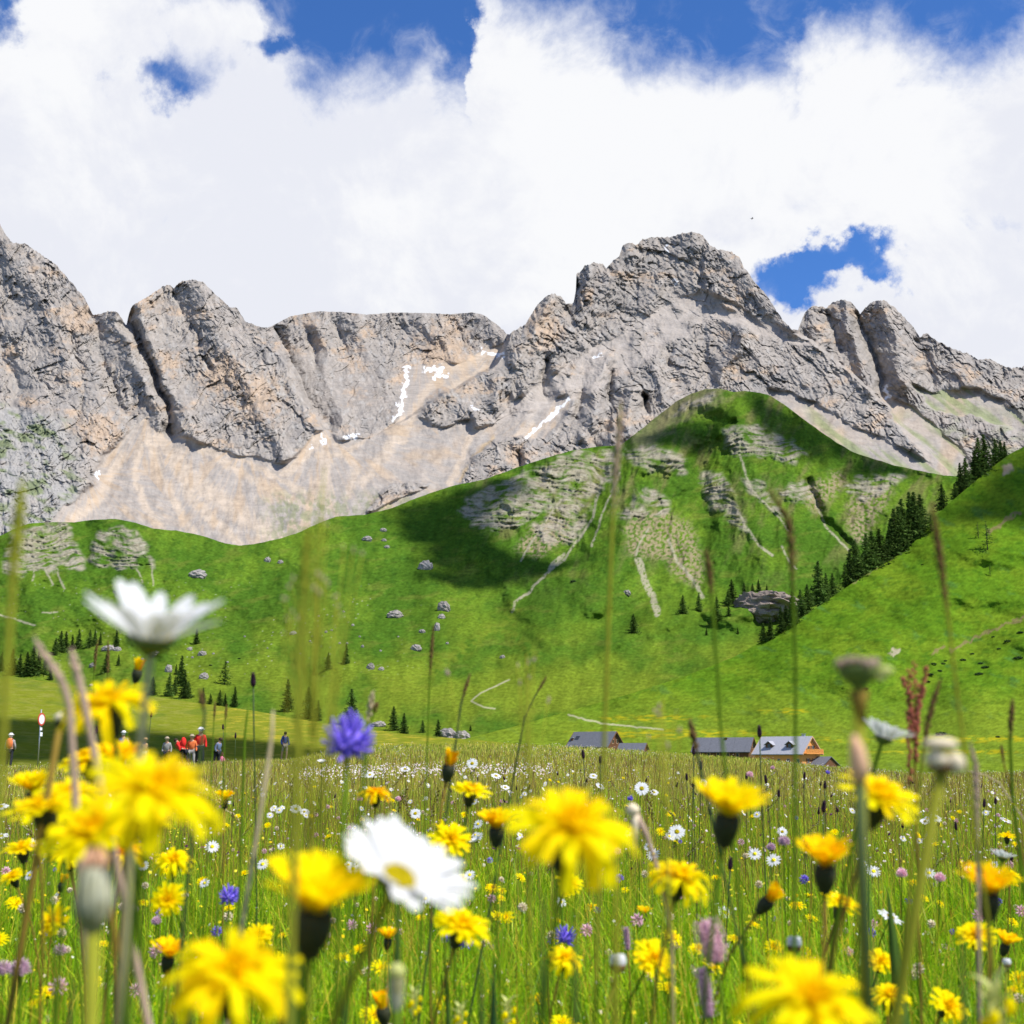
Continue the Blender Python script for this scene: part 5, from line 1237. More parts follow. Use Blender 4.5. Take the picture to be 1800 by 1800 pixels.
for x, y, w, lab in [(612,1305,106,'large violet-blue rampion flower left of centre'),(403,1577,42,'small violet rampion in the grass left of the cup-shaped hawkbit'),(993,1648,42,'violet rampion above a yellow hawkbit in the centre'),(813,1732,30,'small blue-violet rampion near the bottom centre'),
   (818,1657,34,'violet rampion under the hawkbit below the white daisy, right one'),(785,1650,26,'lilac rampion under the hawkbit below the white daisy, left one'),(1108,1404,12,'tiny blue rampion above the dry bent stalk'),(692,1444,9,'tiny violet rampion above the big white daisy'),(1455,1358,9,'tiny violet rampion right of the dark orchids')]:
    flower('rampion', x, y, w, lab, 8, 4, D=.036)
for x, y, w, lab in [(445,1195,24,'tall dark purple orchid spike standing out on the left'),(1335,1286,20,'tall dark orchid spike in front of the barn end'),(1219,1320,14,'dark orchid left of the barn, upper one'),(1232,1346,15,'dark orchid in front of the barn, lower one'),(1207,1366,12,'dark orchid below those by the barn'),(1219,1378,12,'dark orchid just right of and below its neighbour'),
   (1025,1326,15,'dark orchid below the leftmost cabin'),(1055,1336,12,'smaller dark orchid below the low shed'),(1346,1370,14,'ragged dark orchid left of the chalet meadow'),(1312,1365,11,'small dark orchid below the barn'),(1414,1364,12,'dark orchid below the chalet gable'),(1450,1380,13,'dark orchid right below the chalet'),(1369,1395,12,'dark orchid in the grass below the chalet'),
   (1448,1418,20,'broad dark orchid behind the blurred right hawkbit'),(1680,1452,14,'dark orchid with a pale tip on the right'),(1730,1412,14,'dark orchid near the right edge, left of two'),(1750,1408,12,'dark orchid near the right edge, right of two'),(1284,1518,20,'dark orchid behind the hawkbit with a black-green base'),(266,1256,10,'dark orchid right of the ragged hawkbit'),
   (204,1285,14,'dark orchid between ragged hawkbit and hikers'),(170,1283,12,'reddish dark orchid under the ragged hawkbit'),(392,1278,9,'brownish round flower head above the hikers'),(414,1293,9,'brownish round flower head right of the hikers')]:
    flower('orchid', x, y, w, lab, 4, rnd.uniform(-6, 6), D=.022, stem='dark_stem')
for x, y, w, lab in [(35,1705,42,'pink clover at the bottom left'),(105,1672,26,'small pink clover right of the one at the bottom left'),(5,1705,34,'pink clover cut by the left margin'),(275,1620,20,'small pink clover right of the fat bud'),(235,1600,20,'pink clover behind the fat bud'),(1652,1544,22,'lilac clover left of the right daisy'),(1645,1556,14,'small lilac clover under its larger neighbour'),
   (1490,1675,22,'pink clover left of the tall stem'),(1480,1710,20,'pink clover below another left of the tall stem'),(1378,1480,24,'pale pink clover right of the black-green based hawkbit'),(1355,1490,18,'pale pink clover left of its larger neighbour'),(1585,1536,22,'pale pink clover between the two tall stems'),(632,1405,12,'small magenta clover above the big daisy'),(700,1405,12,'small magenta clover right of the orange hawkbit'),
   (1318,1362,14,'pale pink flower ball in the meadow below the barn'),(1358,1350,9,'tiny pink clover under the chalet')]:
    flower('clover', x, y, w, lab, 10, 0, D=.026)
flower('bistort', 1250, 1655, 70, 'blurred pink-lilac fluffy flower spike right of centre', 5, -12, D=.036, sr=.0013)
flower('plantain', 1240, 1745, 78, 'slender lilac plantain spike at the bottom right of centre', 2, -6, D=.040, sr=.0013)
flower('plantain', 1102, 1650, 36, 'thin reddish plantain spike left of the tilted hawkbit', 2, -4, D=.03, stem='red_stem')
flower('plantain', 1175, 1700, 10, 'very small plantain spike in the grass', 2, -4, D=.01)

# seed heads, buds and stalks in the foreground ----------------------------------
def foot_of(x, y): return Vector((x, y, float(meadow_z(x, y))-.01))
def stalk_thing(name, px, py, d, label, cat, foot_px=None, stem='stem', r=.0012, bend=None):
    """root at the foot and a stem through the given pixels; returns root, local head position"""
    hp = P(px, py, d)
    if foot_px is None: foot = foot_of(hp.x+rnd.uniform(-.02, .02), hp.y+.02)
    else: q = P(foot_px, 1800, d); foot = foot_of(hp.x+(q.x-hp.x)*1.0, hp.y+.01)
    if foot_px is not None:
        t = (hp.z-foot.z)/max(.05, hp.z-q.z); foot.x = hp.x+(q.x-hp.x)*t
    root = empty(name, foot); loc = hp-foot; L = loc.length
    mid = [foot*0+loc*t+Vector((math.sin(t*math.pi)*(bend or 0)*L, 0, 0)) for t in np.linspace(0, 1, 10)]
    m = MB(); m.tube(mid, [r*1.2]*5+[r]*5, 8); m.build('stem', M[stem], root); tag(root, label, cat); return root, loc
# spent daisy head on the tall right stem
rt, hp = stalk_thing('seed_head', 1508, 1182, .50, 'spent brown-green daisy head topping the tall thick stem on the right', 'seed head', 1524, 'olive_stem', .0023)
m = MB(); s_ = 36*.5/F; T = Matrix.Translation(hp)@Matrix.Scale(s_, 4)
m.lathe([(.22,-.9),(.3,-.7),(.85,-.25),(1.0,.1),(.9,.35),(0,.4)], 14, 0, T); m.build('calyx', M['green_involucre'], rt)
m = MB()
for k in range(26):
    f = k*2.4; r = .95*math.sqrt((k+.5)/26); m.blob(T@Vector((r*math.cos(f)*1.1, r*math.sin(f)*1.1, .42+.12*math.sin(k))), (.20*s_, .20*s_, .22*s_), 0, .1, k, 7, 5)
m.build('dry_florets', M['mauve_dry'], rt)
m = MB(); m.blob(T@Vector((1.25,-.2,.05)), (.42*s_,.3*s_,.26*s_), 0, .1, 4, 9, 6); m.blob(T@Vector((1.02,-.25,-.25)), (.3*s_,.2*s_,.2*s_), 0, .1, 5, 9, 6); m.build('drooping_petal', M['pale'], rt)
m = MB(); m.tube([hp-Vector((0,0,.9*s_)), hp-Vector((0,0,1.6*s_)), hp-Vector((0,0,2.6*s_))], [.5*s_,.34*s_,.25*s_], 9); m.build('swollen_stalk', M['red_stem'], rt)
# pinkish dry tuft on the second dark stalk
rt, hp = stalk_thing('dry_bud', 1507, 1325, .46, 'peach-coloured dry bud leaning on the tall stem above the right hawkbit', 'bud', 1490, 'dark_stem', .0016, .03)
m = MB(); s_ = 15*.46/F
m.tube([hp+Vector((0,0,-3.2*s_)), hp+Vector((.2*s_,0,-1.5*s_)), hp+Vector((0,0,.5*s_)), hp+Vector((-.3*s_,0,2.2*s_))], [.8*s_,1.15*s_,.9*s_,.25*s_], 10); m.build('papery_tuft', M['pink_tuft'], rt)
# fuzzy seed head right
rt, hp = stalk_thing('seed_head', 1660, 1330, .50, 'blurred cream double seed head with a dark brown underside', 'seed head', 1603, 'olive_stem', .0022, -.02)
s_ = 38*.5/F; m = MB(); m.blob(hp+Vector((-.15*s_,0,.55*s_)), (.78*s_,.6*s_,.32*s_), 0, .06, 1); m.blob(hp+Vector((-.35*s_,0,-.15*s_)), (.55*s_,.55*s_,.42*s_), 0, .08, 2); m.blob(hp+Vector((.42*s_,0,-.3*s_)), (.52*s_,.5*s_,.5*s_), 0, .08, 3); m.build('cream_bracts', M['cream'], rt)
m = MB(); m.blob(hp+Vector((-.1*s_,.02*s_,-.5*s_)), (.78*s_,.5*s_,.26*s_), 0, .05, 4); m.build('dark_base', M['brown_spike'], rt)
# small brown bud at left
rt, hp = stalk_thing('bud', 107, 1264, .80, 'small pale brown round bud on a leaning red-brown stalk at the left', 'bud', 10, 'red_stem', .0021, 0)
s_ = 11*.8/F; m = MB(); m.blob(hp+Vector((0,0,.2*s_)), (1.1*s_,s_,.8*s_), 0, .08, 6); m.build('cream_bracts', M['cream'], rt)
m = MB(); m.lathe([(.3*s_,-1.5*s_),(.8*s_,-1.0*s_),(1.0*s_,-.3*s_),(.7*s_,.0)], 10, 0, Matrix.Translation(hp)); m.build('calyx', M['involucre'], rt)
# fat bud bottom left
rt, hp = stalk_thing('bud', 165, 1570, .42, 'fat blurred grey-green bud with a pink tip in the left foreground', 'bud', 160, 'olive_stem', .0024)
s_ = .34/F; m = MB(); T = Matrix.Translation(hp); m.lathe([(8*s_,-84*s_),(22*s_,-72*s_),(34*s_,-40*s_),(36*s_,-5*s_),(31*s_,35*s_),(27*s_,52*s_),(0,60*s_)], 16, 0, T)
for k in range(12): 
    f = k*.5236; m.tube([hp+Vector((math.cos(f)*22*s_, math.sin(f)*22*s_, -70*s_)), hp+Vector((math.cos(f)*37*s_, math.sin(f)*37*s_, -20*s_)), hp+Vector((math.cos(f)*30*s_, math.sin(f)*30*s_, 50*s_))], [3*s_,6*s_,2*s_], 5)
m.build('bracts', M['bud'], rt)
m = MB(); rq = random.Random(3)
for k in range(40):
    f = rq.uniform(0, 6.28); r = rq.uniform(0, 24)*s_; m.tube([hp+Vector((math.cos(f)*r, math.sin(f)*r, 44*s_)), hp+Vector((math.cos(f)*r*1.15, math.sin(f)*r*1.15, 70*s_)), hp+Vector((math.cos(f)*r*.6, math.sin(f)*r*.6, (88+rq.uniform(-8,10))*s_))], [4*s_,4.5*s_,2*s_], 5)
m.build('pink_tuft', M['pink_tuft'], rt)
for x, y, w, d, mt, lab, fx in [(1086,1693,30,1.1,'cream','white closed bud on a stalk left of the tilted hawkbit',1060),(1396,1660,26,1.2,'cream','round white bud on the right, above the bottom hawkbit',1410),(1770,1693,15,1.6,'cream','small cream bud near the right margin',1766),(1380,1395+270,1,1,'cream',None,0)]:
    if lab is None: continue
    rt, hp = stalk_thing('bud', x, y, d, lab, 'bud', fx, 'olive_stem', .0012); s_ = w*d/F/2
    m = MB(); m.lathe([(.2*s_,-1.1*s_),(.8*s_,-.8*s_),(.95*s_,-.2*s_),(.8*s_,-.0)], 10, 0, Matrix.Translation(hp)); m.build('calyx', M['brown_spike'], rt)
    m = MB(); m.lathe([(.85*s_,-.3*s_),(.98*s_,.2*s_),(.8*s_,.9*s_),(0,1.05*s_)], 9, 0, Matrix.Translation(hp)); m.build('closed_petals', M['white'], rt)
rt, hp = stalk_thing('bud', 697, 1722, .6, 'blurred green bud with a pale tip near the bottom centre', 'bud', 700, 'stem', .0018); s_ = .6/F
m = MB(); m.lathe([(6*s_,-50*s_),(12*s_,-35*s_),(14*s_,0),(12*s_,8*s_)], 12, 0, Matrix.Translation(hp)); m.build('calyx', M['bud'], rt)
m = MB(); m.blob(hp+Vector((0,0,12*s_)), (15*s_,15*s_,15*s_), 0, .05, 2); m.build('pale_tip', M['pale'], rt)
rt, hp = stalk_thing('bud', 222, 1585, 1.3, 'small dark green closed bud right behind the fat bud', 'bud', 222, 'dark_stem', .0012); s_ = 1.3/F
m = MB(); m.lathe([(3*s_,-28*s_),(7*s_,-18*s_),(8*s_,4*s_),(6*s_,12*s_)], 10, 0, Matrix.Translation(hp)); m.build('calyx', M['involucre'], rt)
m = MB(); m.blob(hp+Vector((0,0,13*s_)), (7*s_,7*s_,5*s_), 0, .05, 2); m.build('pale_tip', M['lilac'], rt)
# dry bent stalk in the centre-right
a = P(1118,1432,.95); ft = foot_of(P(1190,1700,.95).x, .97)
rt = empty('dry_stalk', ft); tag(rt, 'bent dry greyish stalk with a pale knob right of the central giant', 'dry stalk')
m = MB(); m.tube([(0,0,0)]+[P(x, y, .95)-ft for x, y in ((1180,1640),(1165,1560),(1150,1510),(1135,1465),(1118,1432))], [.0014,.0014,.0014,.0016,.002,.0026], 7); m.build('stem', M['mauve_dry'], rt)
m = MB(); m.blob(P(1112,1424,.95)-ft, (.005,.004,.0045), 0, .1, 2); m.tube([P(1118,1432,.95)-ft, P(1116,1455,.95)-ft, P(1118,1490,.95)-ft], [.003,.003,.001], 6); m.build('knob', M['cream'], rt)
# yellow rattle bottom right and bottom centre
def rattle(px, py, w, d, lab):
    rt, hp = stalk_thing('yellow_rattle', px, py, d, lab, 'flower', px, 'stem', .0014); s_ = w*d/F/2; m = MB(); q = random.Random(px)
    for k in range(16):
        f = k*2.4; z = (.7-k*.16)*s_; petal_m = MB(); petal(m, f, s_*1.1, s_*.42, 62+q.uniform(-15, 15), 15+q.uniform(-25, 20), .08*s_, 0, q, 5, .5, 'point')
        n = 18; m.v[-n:] = [(v[0]+hp.x, v[1]+hp.y, v[2]+hp.z+z) for v in m.v[-n:]]
    m.build('bracts', M['pale'], rt)
    m = MB()
    for k in range(5): f = k*1.9; m.blob(hp+Vector((math.cos(f)*.6*s_, -abs(math.sin(f))*.5*s_, (.1-.3*k)*s_)), (.2*s_,.2*s_,.3*s_), 0, .1, k, 7, 6)
    m.build('florets', M['yellow'], rt)
rattle(1748, 1775, 92, .62, 'pale yellow-green rattle flower in the bottom right corner'); rattle(892, 1778, 40, 1.4, 'pale green rattle spike at the bottom centre'); rattle(728, 1758, 34, 1.2, 'pale yellow rattle spike right of the green bud'); rattle(808, 1785, 34, 1.3, 'yellow rattle with bright lips at the bottom centre')

# ------------------------------------------------------------------ tall grasses placed one by one
def grass_stalk(pts, d, spike_n, label, r=.0009, stem='olive_stem', smat='brown_spike', sr=.0022, cat='grass stalk', loose=.0):
    """pts: pixel points from the tip down; the first spike_n segments carry the seed spike"""
    W = [P(x, y, d) for x, y in pts]; last = W[-1]; dirn = (W[-1]-W[-2]).normalized()
    while last.z > .02: last = last+dirn*.05 if dirn.z < -.3 else last+Vector((0,0,-.05)); W.append(last)
    W[-1].z = float(meadow_z(W[-1].x, W[-1].y))-.01
    ft = W[-1].copy(); W = [w-ft for w in W]
    rt = empty('grass_stalk', ft); tag(rt, label, cat)
    r *= .72; m = MB(); m.tube(W[::-1], [r*1.3]*(len(W)-2)+[r, r*.5], 6); m.build('stem', M[stem], rt)
    if spike_n:
        m = MB(); q = random.Random(int(pts[0][0])); seg = W[:spike_n+1]; tot = sum((seg[i+1]-seg[i]).length for i in range(spike_n)); step = sr*.9; t = 0; i = 0; acc = 0; k = 0
        while t < tot:
            while i < spike_n-1 and t-acc > (seg[i+1]-seg[i]).length: acc += (seg[i+1]-seg[i]).length; i += 1
            dv = (seg[i+1]-seg[i]); c = seg[i]+dv.normalized()*(t-acc); u = dv.normalized()*-1; f = k*2.4; u0 = t/tot
            side = Vector((math.cos(f), math.sin(f), 0)); e = sr*(.5+1.1*math.sin(math.pi*min(1, u0*.9+.08)))
            m.tube([c+side*e*.2, c+side*e*(.7+loose)+u*e*.8, c+side*e*(.5+loose)+u*e*1.9], [e*.28, e*.42, e*.06], 5); t += step*q.uniform(.6, 1.2); k += 1
        m.build('spikelets', M[smat], rt)
    return rt
G = [
 ([(1092,705),(1088,760),(1082,830),(1076,920),(1070,1080),(1064,1250)], .75, 3, 'tallest grass stalk with a mauve brown spike reaching the rocks', .0012, 'olive_stem', 'mauve_dry', .0017),
 ([(1356,868),(1372,892),(1386,915),(1391,960),(1394,1060),(1399,1180),(1398,1340)], .80, 4, 'tall grass stalk with a kinked dark brown spike right of centre', .0013, 'stem', 'brown_spike', .0019),
 ([(1241,968),(1247,1000),(1252,1060),(1260,1170),(1268,1290),(1280,1400)], .85, 2, 'tall grass stalk with a short brown spike left of the kinked one', .0012, 'stem', 'brown_spike', .0017),
 ([(1638,885),(1645,930),(1655,1000),(1668,1100),(1682,1220),(1693,1300)], .70, 3, 'tall blurred stalk with an ochre spike over the right-hand slope', .0010, 'olive_stem', 'brown_spike', .0016),
 ([(38,850),(32,920),(24,990),(18,1080),(12,1180)], .42, 3, 'very blurred olive grass at the left edge reaching the rock bands', .0014, 'olive_stem', 'olive_stem', .0016),
 ([(541,930),(537,1000),(532,1100),(528,1210)], .42, 2, 'very blurred olive grass stalk in front of the left hills', .0013, 'olive_stem', 'olive_stem', .0012),
 ([(762,1100),(758,1150),(755,1200),(752,1290)], 1.5, 2, 'dark thin grass spike left of centre on the green slope', .0010, 'stem', 'brown_spike', .0016),
 ([(826,1185),(818,1210),(810,1240),(802,1300)], 1.4, 2, 'leaning dark grass spike right of the thin one', .0012, 'dark_stem', 'brown_spike', .0015),
 ([(172,1125),(168,1150),(165,1190),(164,1250)], 2.2, 2, 'thin dark grass spike above the ragged hawkbit, left one', .0014, 'stem', 'brown_spike', .002),
 ([(190,1128),(190,1160),(189,1200),(187,1260)], 2.2, 2, 'thin brown grass spike above the ragged hawkbit, right one', .0014, 'stem', 'brown_spike', .002),
 ([(1213,1268),(1220,1300),(1228,1335),(1238,1380)], 1.1, 2, 'short dark arrow-shaped grass spike left of the barn', .0012, 'dark_stem', 'brown_spike', .0022),
 ([(1652,1198),(1640,1235),(1630,1275),(1622,1330),(1615,1400)], 1.0, 3, 'leaning brown grass spike right of the red sorrel', .0011, 'olive_stem', 'brown_spike', .0019),
 ([(1780,1232),(1777,1270),(1776,1310),(1780,1400),(1790,1480)], 1.1, 2, 'upright dark grass spike at the right edge', .0016, 'stem', 'brown_spike', .0019),
 ([(1760,1310),(1765,1345),(1775,1380),(1786,1440)], 1.3, 1, 'thin brown stalk left of the spike at the right edge', .0012, 'red_stem', 'brown_spike', .0012),
 ([(960,1190),(940,1225),(922,1262),(915,1300)], 1.6, 1, 'leaning green grass stalk in front of the valley path', .0013, 'dark_stem', 'brown_spike', .0014),
 ([(655,1218),(650,1245),(645,1280),(640,1330)], 1.2, 2, 'small straw-coloured spike right of the blue flower', .0010, 'stem', 'straw', .0022),
 ([(662,1238),(655,1260),(648,1290),(645,1330)], 1.2, 1, 'dark grass spike next to the straw-coloured one', .0010, 'stem', 'brown_spike', .0020),
 ([(62,1125),(80,1155),(98,1180),(112,1205),(122,1240),(126,1300)], .62, 4, 'thick blurred pinkish dry grass leaning over the left hawkbit', .0018, 'mauve_dry', 'mauve_dry', .0017),
 ([(126,1145),(132,1170),(140,1200),(148,1235),(155,1270)], .62, 3, 'thick blurred mauve dry blade right of the leaning one', .0018, 'mauve_dry', 'mauve_dry', .0016),
 ([(1706,1310),(1715,1345),(1717,1400),(1718,1470)], .8, 3, 'greyish dry grass spike right of the cream seed head', .0012, 'mauve_dry', 'mauve_dry', .0014),
 ([(1700,1355),(1730,1362),(1755,1375),(1772,1400)], 1.5, 1, 'pale drooping straw near the right edge', .0010, 'straw', 'straw', .0016),
 ([(438,1228),(434,1260),(430,1300),(428,1360)], 1.6, 0, 'plain green stalk right of the hikers', .0016, 'stem', 'straw', .001),
 ([(378,1235),(376,1270),(374,1310)], 1.9, 1, 'thin dark grass spike above the person in the red jacket, left one', .001, 'stem', 'brown_spike', .0014),
 ([(398,1240),(396,1270),(394,1320)], 1.9, 1, 'thin dark grass spike above the hikers, right one', .001, 'stem', 'brown_spike', .0014),
 ([(352,1215),(360,1255),(355,1300),(350,1350)], .9, 1, 'dark bent grass in front of the hikers', .0013, 'dark_stem', 'brown_spike', .0014),
 ([(480,1248),(478,1290),(470,1350),(462,1400)], .8, 0, 'pale blurred stalk left of the lone walker', .0015, 'straw', 'straw', .001),
]
for pts, d, n, lab, r, st, sm_, sr in G: grass_stalk(pts, d, n, lab, r, st, sm_, sr)
def panicle(px, py, d, lab, foot_px, bits, mat='straw'):
    top = P(px, py, d); ft = foot_of(P(foot_px, 1300, d).x, d+.02); rt = empty('grass_panicle', ft); tag(rt, lab, 'grass panicle')
    q = random.Random(int(px)); m = MB(); L = top-ft
    m.tube([Vector((0,0,0)), L*.5+Vector((.004,0,0)), L], [.0009,.0008,.0004], 6)
    for x, y, r in bits:
        e = P(x, y, d+q.uniform(-.03, .03))-ft; base = L*(1-min(.45, q.uniform(.08, .4))); c = (e+base)/2+Vector((0,0,.01))
        m.tube([base, c, e], .00025, 4); s_ = r*.75*d/F
        mm = MB()
        for k in range(3): mm.blob(e+Vector((q.uniform(-1,1)*s_*.7, 0, q.uniform(-1.2,.6)*s_)), (s_*.42, s_*.35, s_*.8), 0, .1, k, 7, 6)
        mm.build('spikelet', M[mat], rt)
    m.build('stem', M['olive_stem'], rt)
panicle(556, 905, .62, 'delicate drooping grass panicle hanging over the left hills', 545, [(568,912,5),(575,920,4),(605,960,5),(620,965,5),(637,973,5),(560,1010,7),(572,1015,6),(550,1030,6),(560,1040,6),(577,1025,6),(515,1015,6),(508,1030,6),(500,1050,6),(512,1070,5),(505,1088,5),(498,1110,4),(590,1045,6),(595,1065,5),(600,1080,4),(520,1085,5),(570,820,4),(566,850,4)])
panicle(925, 1150, .9, 'small blurred grass panicle over the valley floor', 930, [(908,1168,5),(926,1162,5),(938,1158,5),(930,1188,4),(912,1200,5),(787,1182,8),(963,1228,7)], 'mauve_dry')
panicle(1165, 1225, .8, 'blurred pinkish grass panicle above the low shed', 1175, [(1148,1246,7),(1162,1242,7),(1158,1255,6),(1190,1250,4),(1195,1280,5),(1172,1308,6),(1140,1295,5)], 'mauve_dry')
# red sorrel
ft = foot_of(P(1605,1800,1.15).x, 1.17); rt = empty('sorrel', ft); tag(rt, 'branched red sorrel standing against the green right-hand slope', 'sorrel')
m = MB(); mm = MB(); q = random.Random(8); base = P(1608,1330,1.15)-ft; m.tube([Vector((0,0,0)), base*.6, base, P(1608,1240,1.15)-ft], [.0016,.0014,.0011,.0009], 6)
for L in ([(1608,1310),(1608,1240),(1606,1160)], [(1608,1280),(1596,1220),(1588,1188)], [(1606,1300),(1600,1250),(1597,1175)], [(1609,1260),(1622,1215),(1629,1170)], [(1608,1290),(1616,1235),(1618,1200)], [(1600,1380),(1598,1300),(1597,1250)], [(1610,1340),(1612,1290),(1614,1250)]):
    W = [P(x, y, 1.15)-ft for x, y in L]; m.tube(W, [.0008,.0006,.0003], 5)
    for k in range(34):
        t = k/34*1.99; i = int(t); c = W[i].lerp(W[i+1], t-i); f = q.uniform(0, 6.28); mm.blob(c+Vector((math.cos(f)*.0018, math.sin(f)*.0018, q.uniform(-.001,.001))), (.0013,.0013,.0016), 0, .1, k, 6, 5)
m.build('stem', M['red_stem'], rt); mm.build('florets', M['sorrel'], rt)
# broad leaves near the lens and in the sward
def leaf_blade(px, py, d, w, L, lean, mat, lab):
    tip = P(px, py, d); ft = foot_of(tip.x-lean, d+.01); rt_ = tip-ft; m = MB(); n = 8; vs = []
    for i in range(n+1):
        u = i/n; c = Vector((0,0,0)).lerp(rt_, u)+Vector((0,0,1))*math.sin(u*math.pi)*.01; ww = w*math.sin(math.pi*(.12+.88*u))**.6/2 if u < 1 else .0005
        vs += [c+Vector((-ww,0,0)), c+Vector((0,ww*.5,0)), c+Vector((ww,0,0)), c+Vector((0,ww*.5+.0006,0))]
    m.add(vs, [q_ for i in range(n) for q_ in ((i*4,i*4+1,i*4+5,i*4+4),(i*4+1,i*4+2,i*4+6,i*4+5),(i*4+2,i*4+3,i*4+7,i*4+6),(i*4+3,i*4,i*4+4,i*4+7))])
    o = m.build('leaf', M[mat], loc=ft); tag(o, lab, 'leaf')
for x, y, d, w, lean, mt, lab in [(868,1682,.9,.014,.004,'dark_leaf','dark green upright leaf at the bottom centre'),(845,1700,.75,.012,-.01,'leaf','lighter green leaf left of the dark one at the bottom'),(130,1715,.6,.015,.02,'leaf','pale green broad leaf at the bottom left'),(545,1490,1.6,.026,.05,'leaf','broad ribbed leaf above the cup-shaped hawkbit'),
   (700,1560,.8,.012,.0,'leaf','green blade left of the centre stalks'),(330,1700,.7,.018,-.03,'dark_leaf','dark leaf behind the bottom left hawkbit'),(612,1700,.7,.010,.03,'leaf','green blade right of the dark-based hawkbit stalk'),(1560,1560,1.5,.020,-.03,'leaf','light green leaf left of the tall olive stem'),(785,1700,1.0,.010,-.02,'leaf','slim leaf below the violet flowers'),(1010,1600,.55,.008,.0,'leaf','blurred blade under the central giant'),
   (955,1570,.55,.007,.01,'leaf','blurred blade left of the central giant stalk'),(1690,1640,.6,.008,.01,'leaf','blurred blade below the right hawkbit'),(232,1500,.5,.007,-.01,'leaf','blurred blade between fat bud and right stalk'),(1085,1480,.55,.006,.015,'olive_stem','blurred olive blade right of the central giant')]:
    leaf_blade(x, y, d, w, 0, lean, mt, lab)

# ------------------------------------------------------------------ smaller flowers strewn through the sward (each a thing of its own)
def simple_flower(kind, seed):
    """head and stem in one mesh, unit height stem along +Z, head about .03 m"""
    q = random.Random(seed); m = MB(); mats = []
    mats = {'daisy': [M['stem'], M['white'], M['disc']], 'hawk': [M['stem'], M['yellow'], M['deep_yellow']], 'clover': [M['stem'], M['pink'], M['pink']], 'pale': [M['stem'], M['cream'], M['white']], 'orchid': [M['dark_stem'], M['dark_purple'], M['dark_purple']], 'violet': [M['stem'], M['purple'], M['purple']], 'brown': [M['olive_stem'], M['brown_spike'], M['straw']]}[kind]
    h = .34; bx, by = q.uniform(-.04, .04), q.uniform(-.04, .04)
    m.tube([(0,0,-.02),(bx*.3,by*.3,h*.5),(bx,by,h)], [.0013,.001,.0009], 4, 0)
    T, a = axis_mat(q.uniform(5, 60), q.uniform(-25, 25), q.uniform(0, 6), .017, Vector((bx,by,h)))
    t = MB()
    if kind == 'daisy':
        for k in range(15): petal(t, 2*math.pi*k/15+q.uniform(-.1,.1), .8, .32, q.uniform(-8, 14), q.uniform(-25, 5), .22, 0, q, 2, .1, 'round', 1)
        t.lathe([(.3,0),(.26,.12),(0,.17)], 8, 2)
    elif kind == 'hawk':
        for li, (n, l, e) in enumerate(((15,.95,0),(12,.7,25),(7,.45,55))):
            for k in range(n): petal(t, 2*math.pi*(k+q.uniform(-.3,.3))/n, l, .22, e+q.uniform(-8,12), e-12+q.uniform(-12,8), .08, 0, q, 2, .1, 'square', 1+(li > 1))
        t.lathe([(.08,-.7),(.26,-.35),(.26,0)], 6, 0)
    elif kind in ('clover', 'pale', 'violet'):
        s0 = .5 if kind == 'pale' else .75
        for k in range(26):
            z = 1-1.7*(k+.5)/26; f = k*2.4; s_ = math.sqrt(max(0, 1-z*z)); c = Vector((s_*math.cos(f), s_*math.sin(f), z))*s0; t.tube([c*.4, c*.9, c*1.1+Vector((0,0,.1))], [.09,.11,.02], 3, 1)
    elif kind == 'orchid':
        for k in range(34):
            u = (k+.5)/34; petal(t, k*2.4, .34, .18, q.uniform(0, 60), q.uniform(0, 70), .30*(1-.6*u), -.8+1.9*u, q, 2, .1, 'point', 1)
        t.lathe([(.05,-.8),(.35,-.4),(.2,.5),(0,1)], 6, 1)
    elif kind == 'brown':
        for k in range(30):
            u = k/30; f = k*2.4; c = Vector((.12*math.cos(f), .12*math.sin(f), -2.4+4*u)); t.tube([c, c*1.0+Vector((math.cos(f)*.12, math.sin(f)*.12, .3))], [.08,.03], 3, 1 if k % 3 else 2)
    for f_, mi in zip(t.f, t.m): pass
    o = len(m.v); m.v.extend([tuple(T@Vector(p)) for p in t.v]); m.f.extend([tuple(i+o for i in f_) for f_ in t.f]); m.m.extend(t.m)
    return m.mesh({'daisy': 'small_daisy', 'hawk': 'small_hawkbit', 'clover': 'small_clover', 'pale': 'small_white_clover', 'orchid': 'small_dark_orchid', 'violet': 'small_rampion', 'brown': 'grass_spike'}[kind], mats)
SP = {k: [simple_flower(k, 10*i+len(k)) for i in range(n)] for k, n in (('daisy',4),('hawk',4),('clover',3),('pale',3),('orchid',3),('violet',2),('brown',4))}
INFO = {'daisy': ('white daisy with a yellow eye scattered far out in the meadow', 'daisy', 'white daisies scattered through the meadow'), 'hawk': ('little yellow hawkbit scattered low in the grass', 'flower', 'little yellow hawkbits scattered through the meadow'),
        'clover': ('little pink clover scattered low in the grass', 'clover', 'pink clovers scattered through the meadow'), 'pale': ('little cream-white clover scattered low in the grass', 'clover', 'cream-white clovers scattered through the meadow'),
        'orchid': ('little dark purple orchid scattered in the far meadow', 'orchid', 'dark orchids scattered through the meadow'), 'violet': ('little violet rampion scattered in the grass', 'flower', 'violet rampions scattered through the meadow'),
        'brown': ('thin brown grass spike rising over the meadow', 'grass stalk', 'thin brown grass spikes rising over the meadow')}
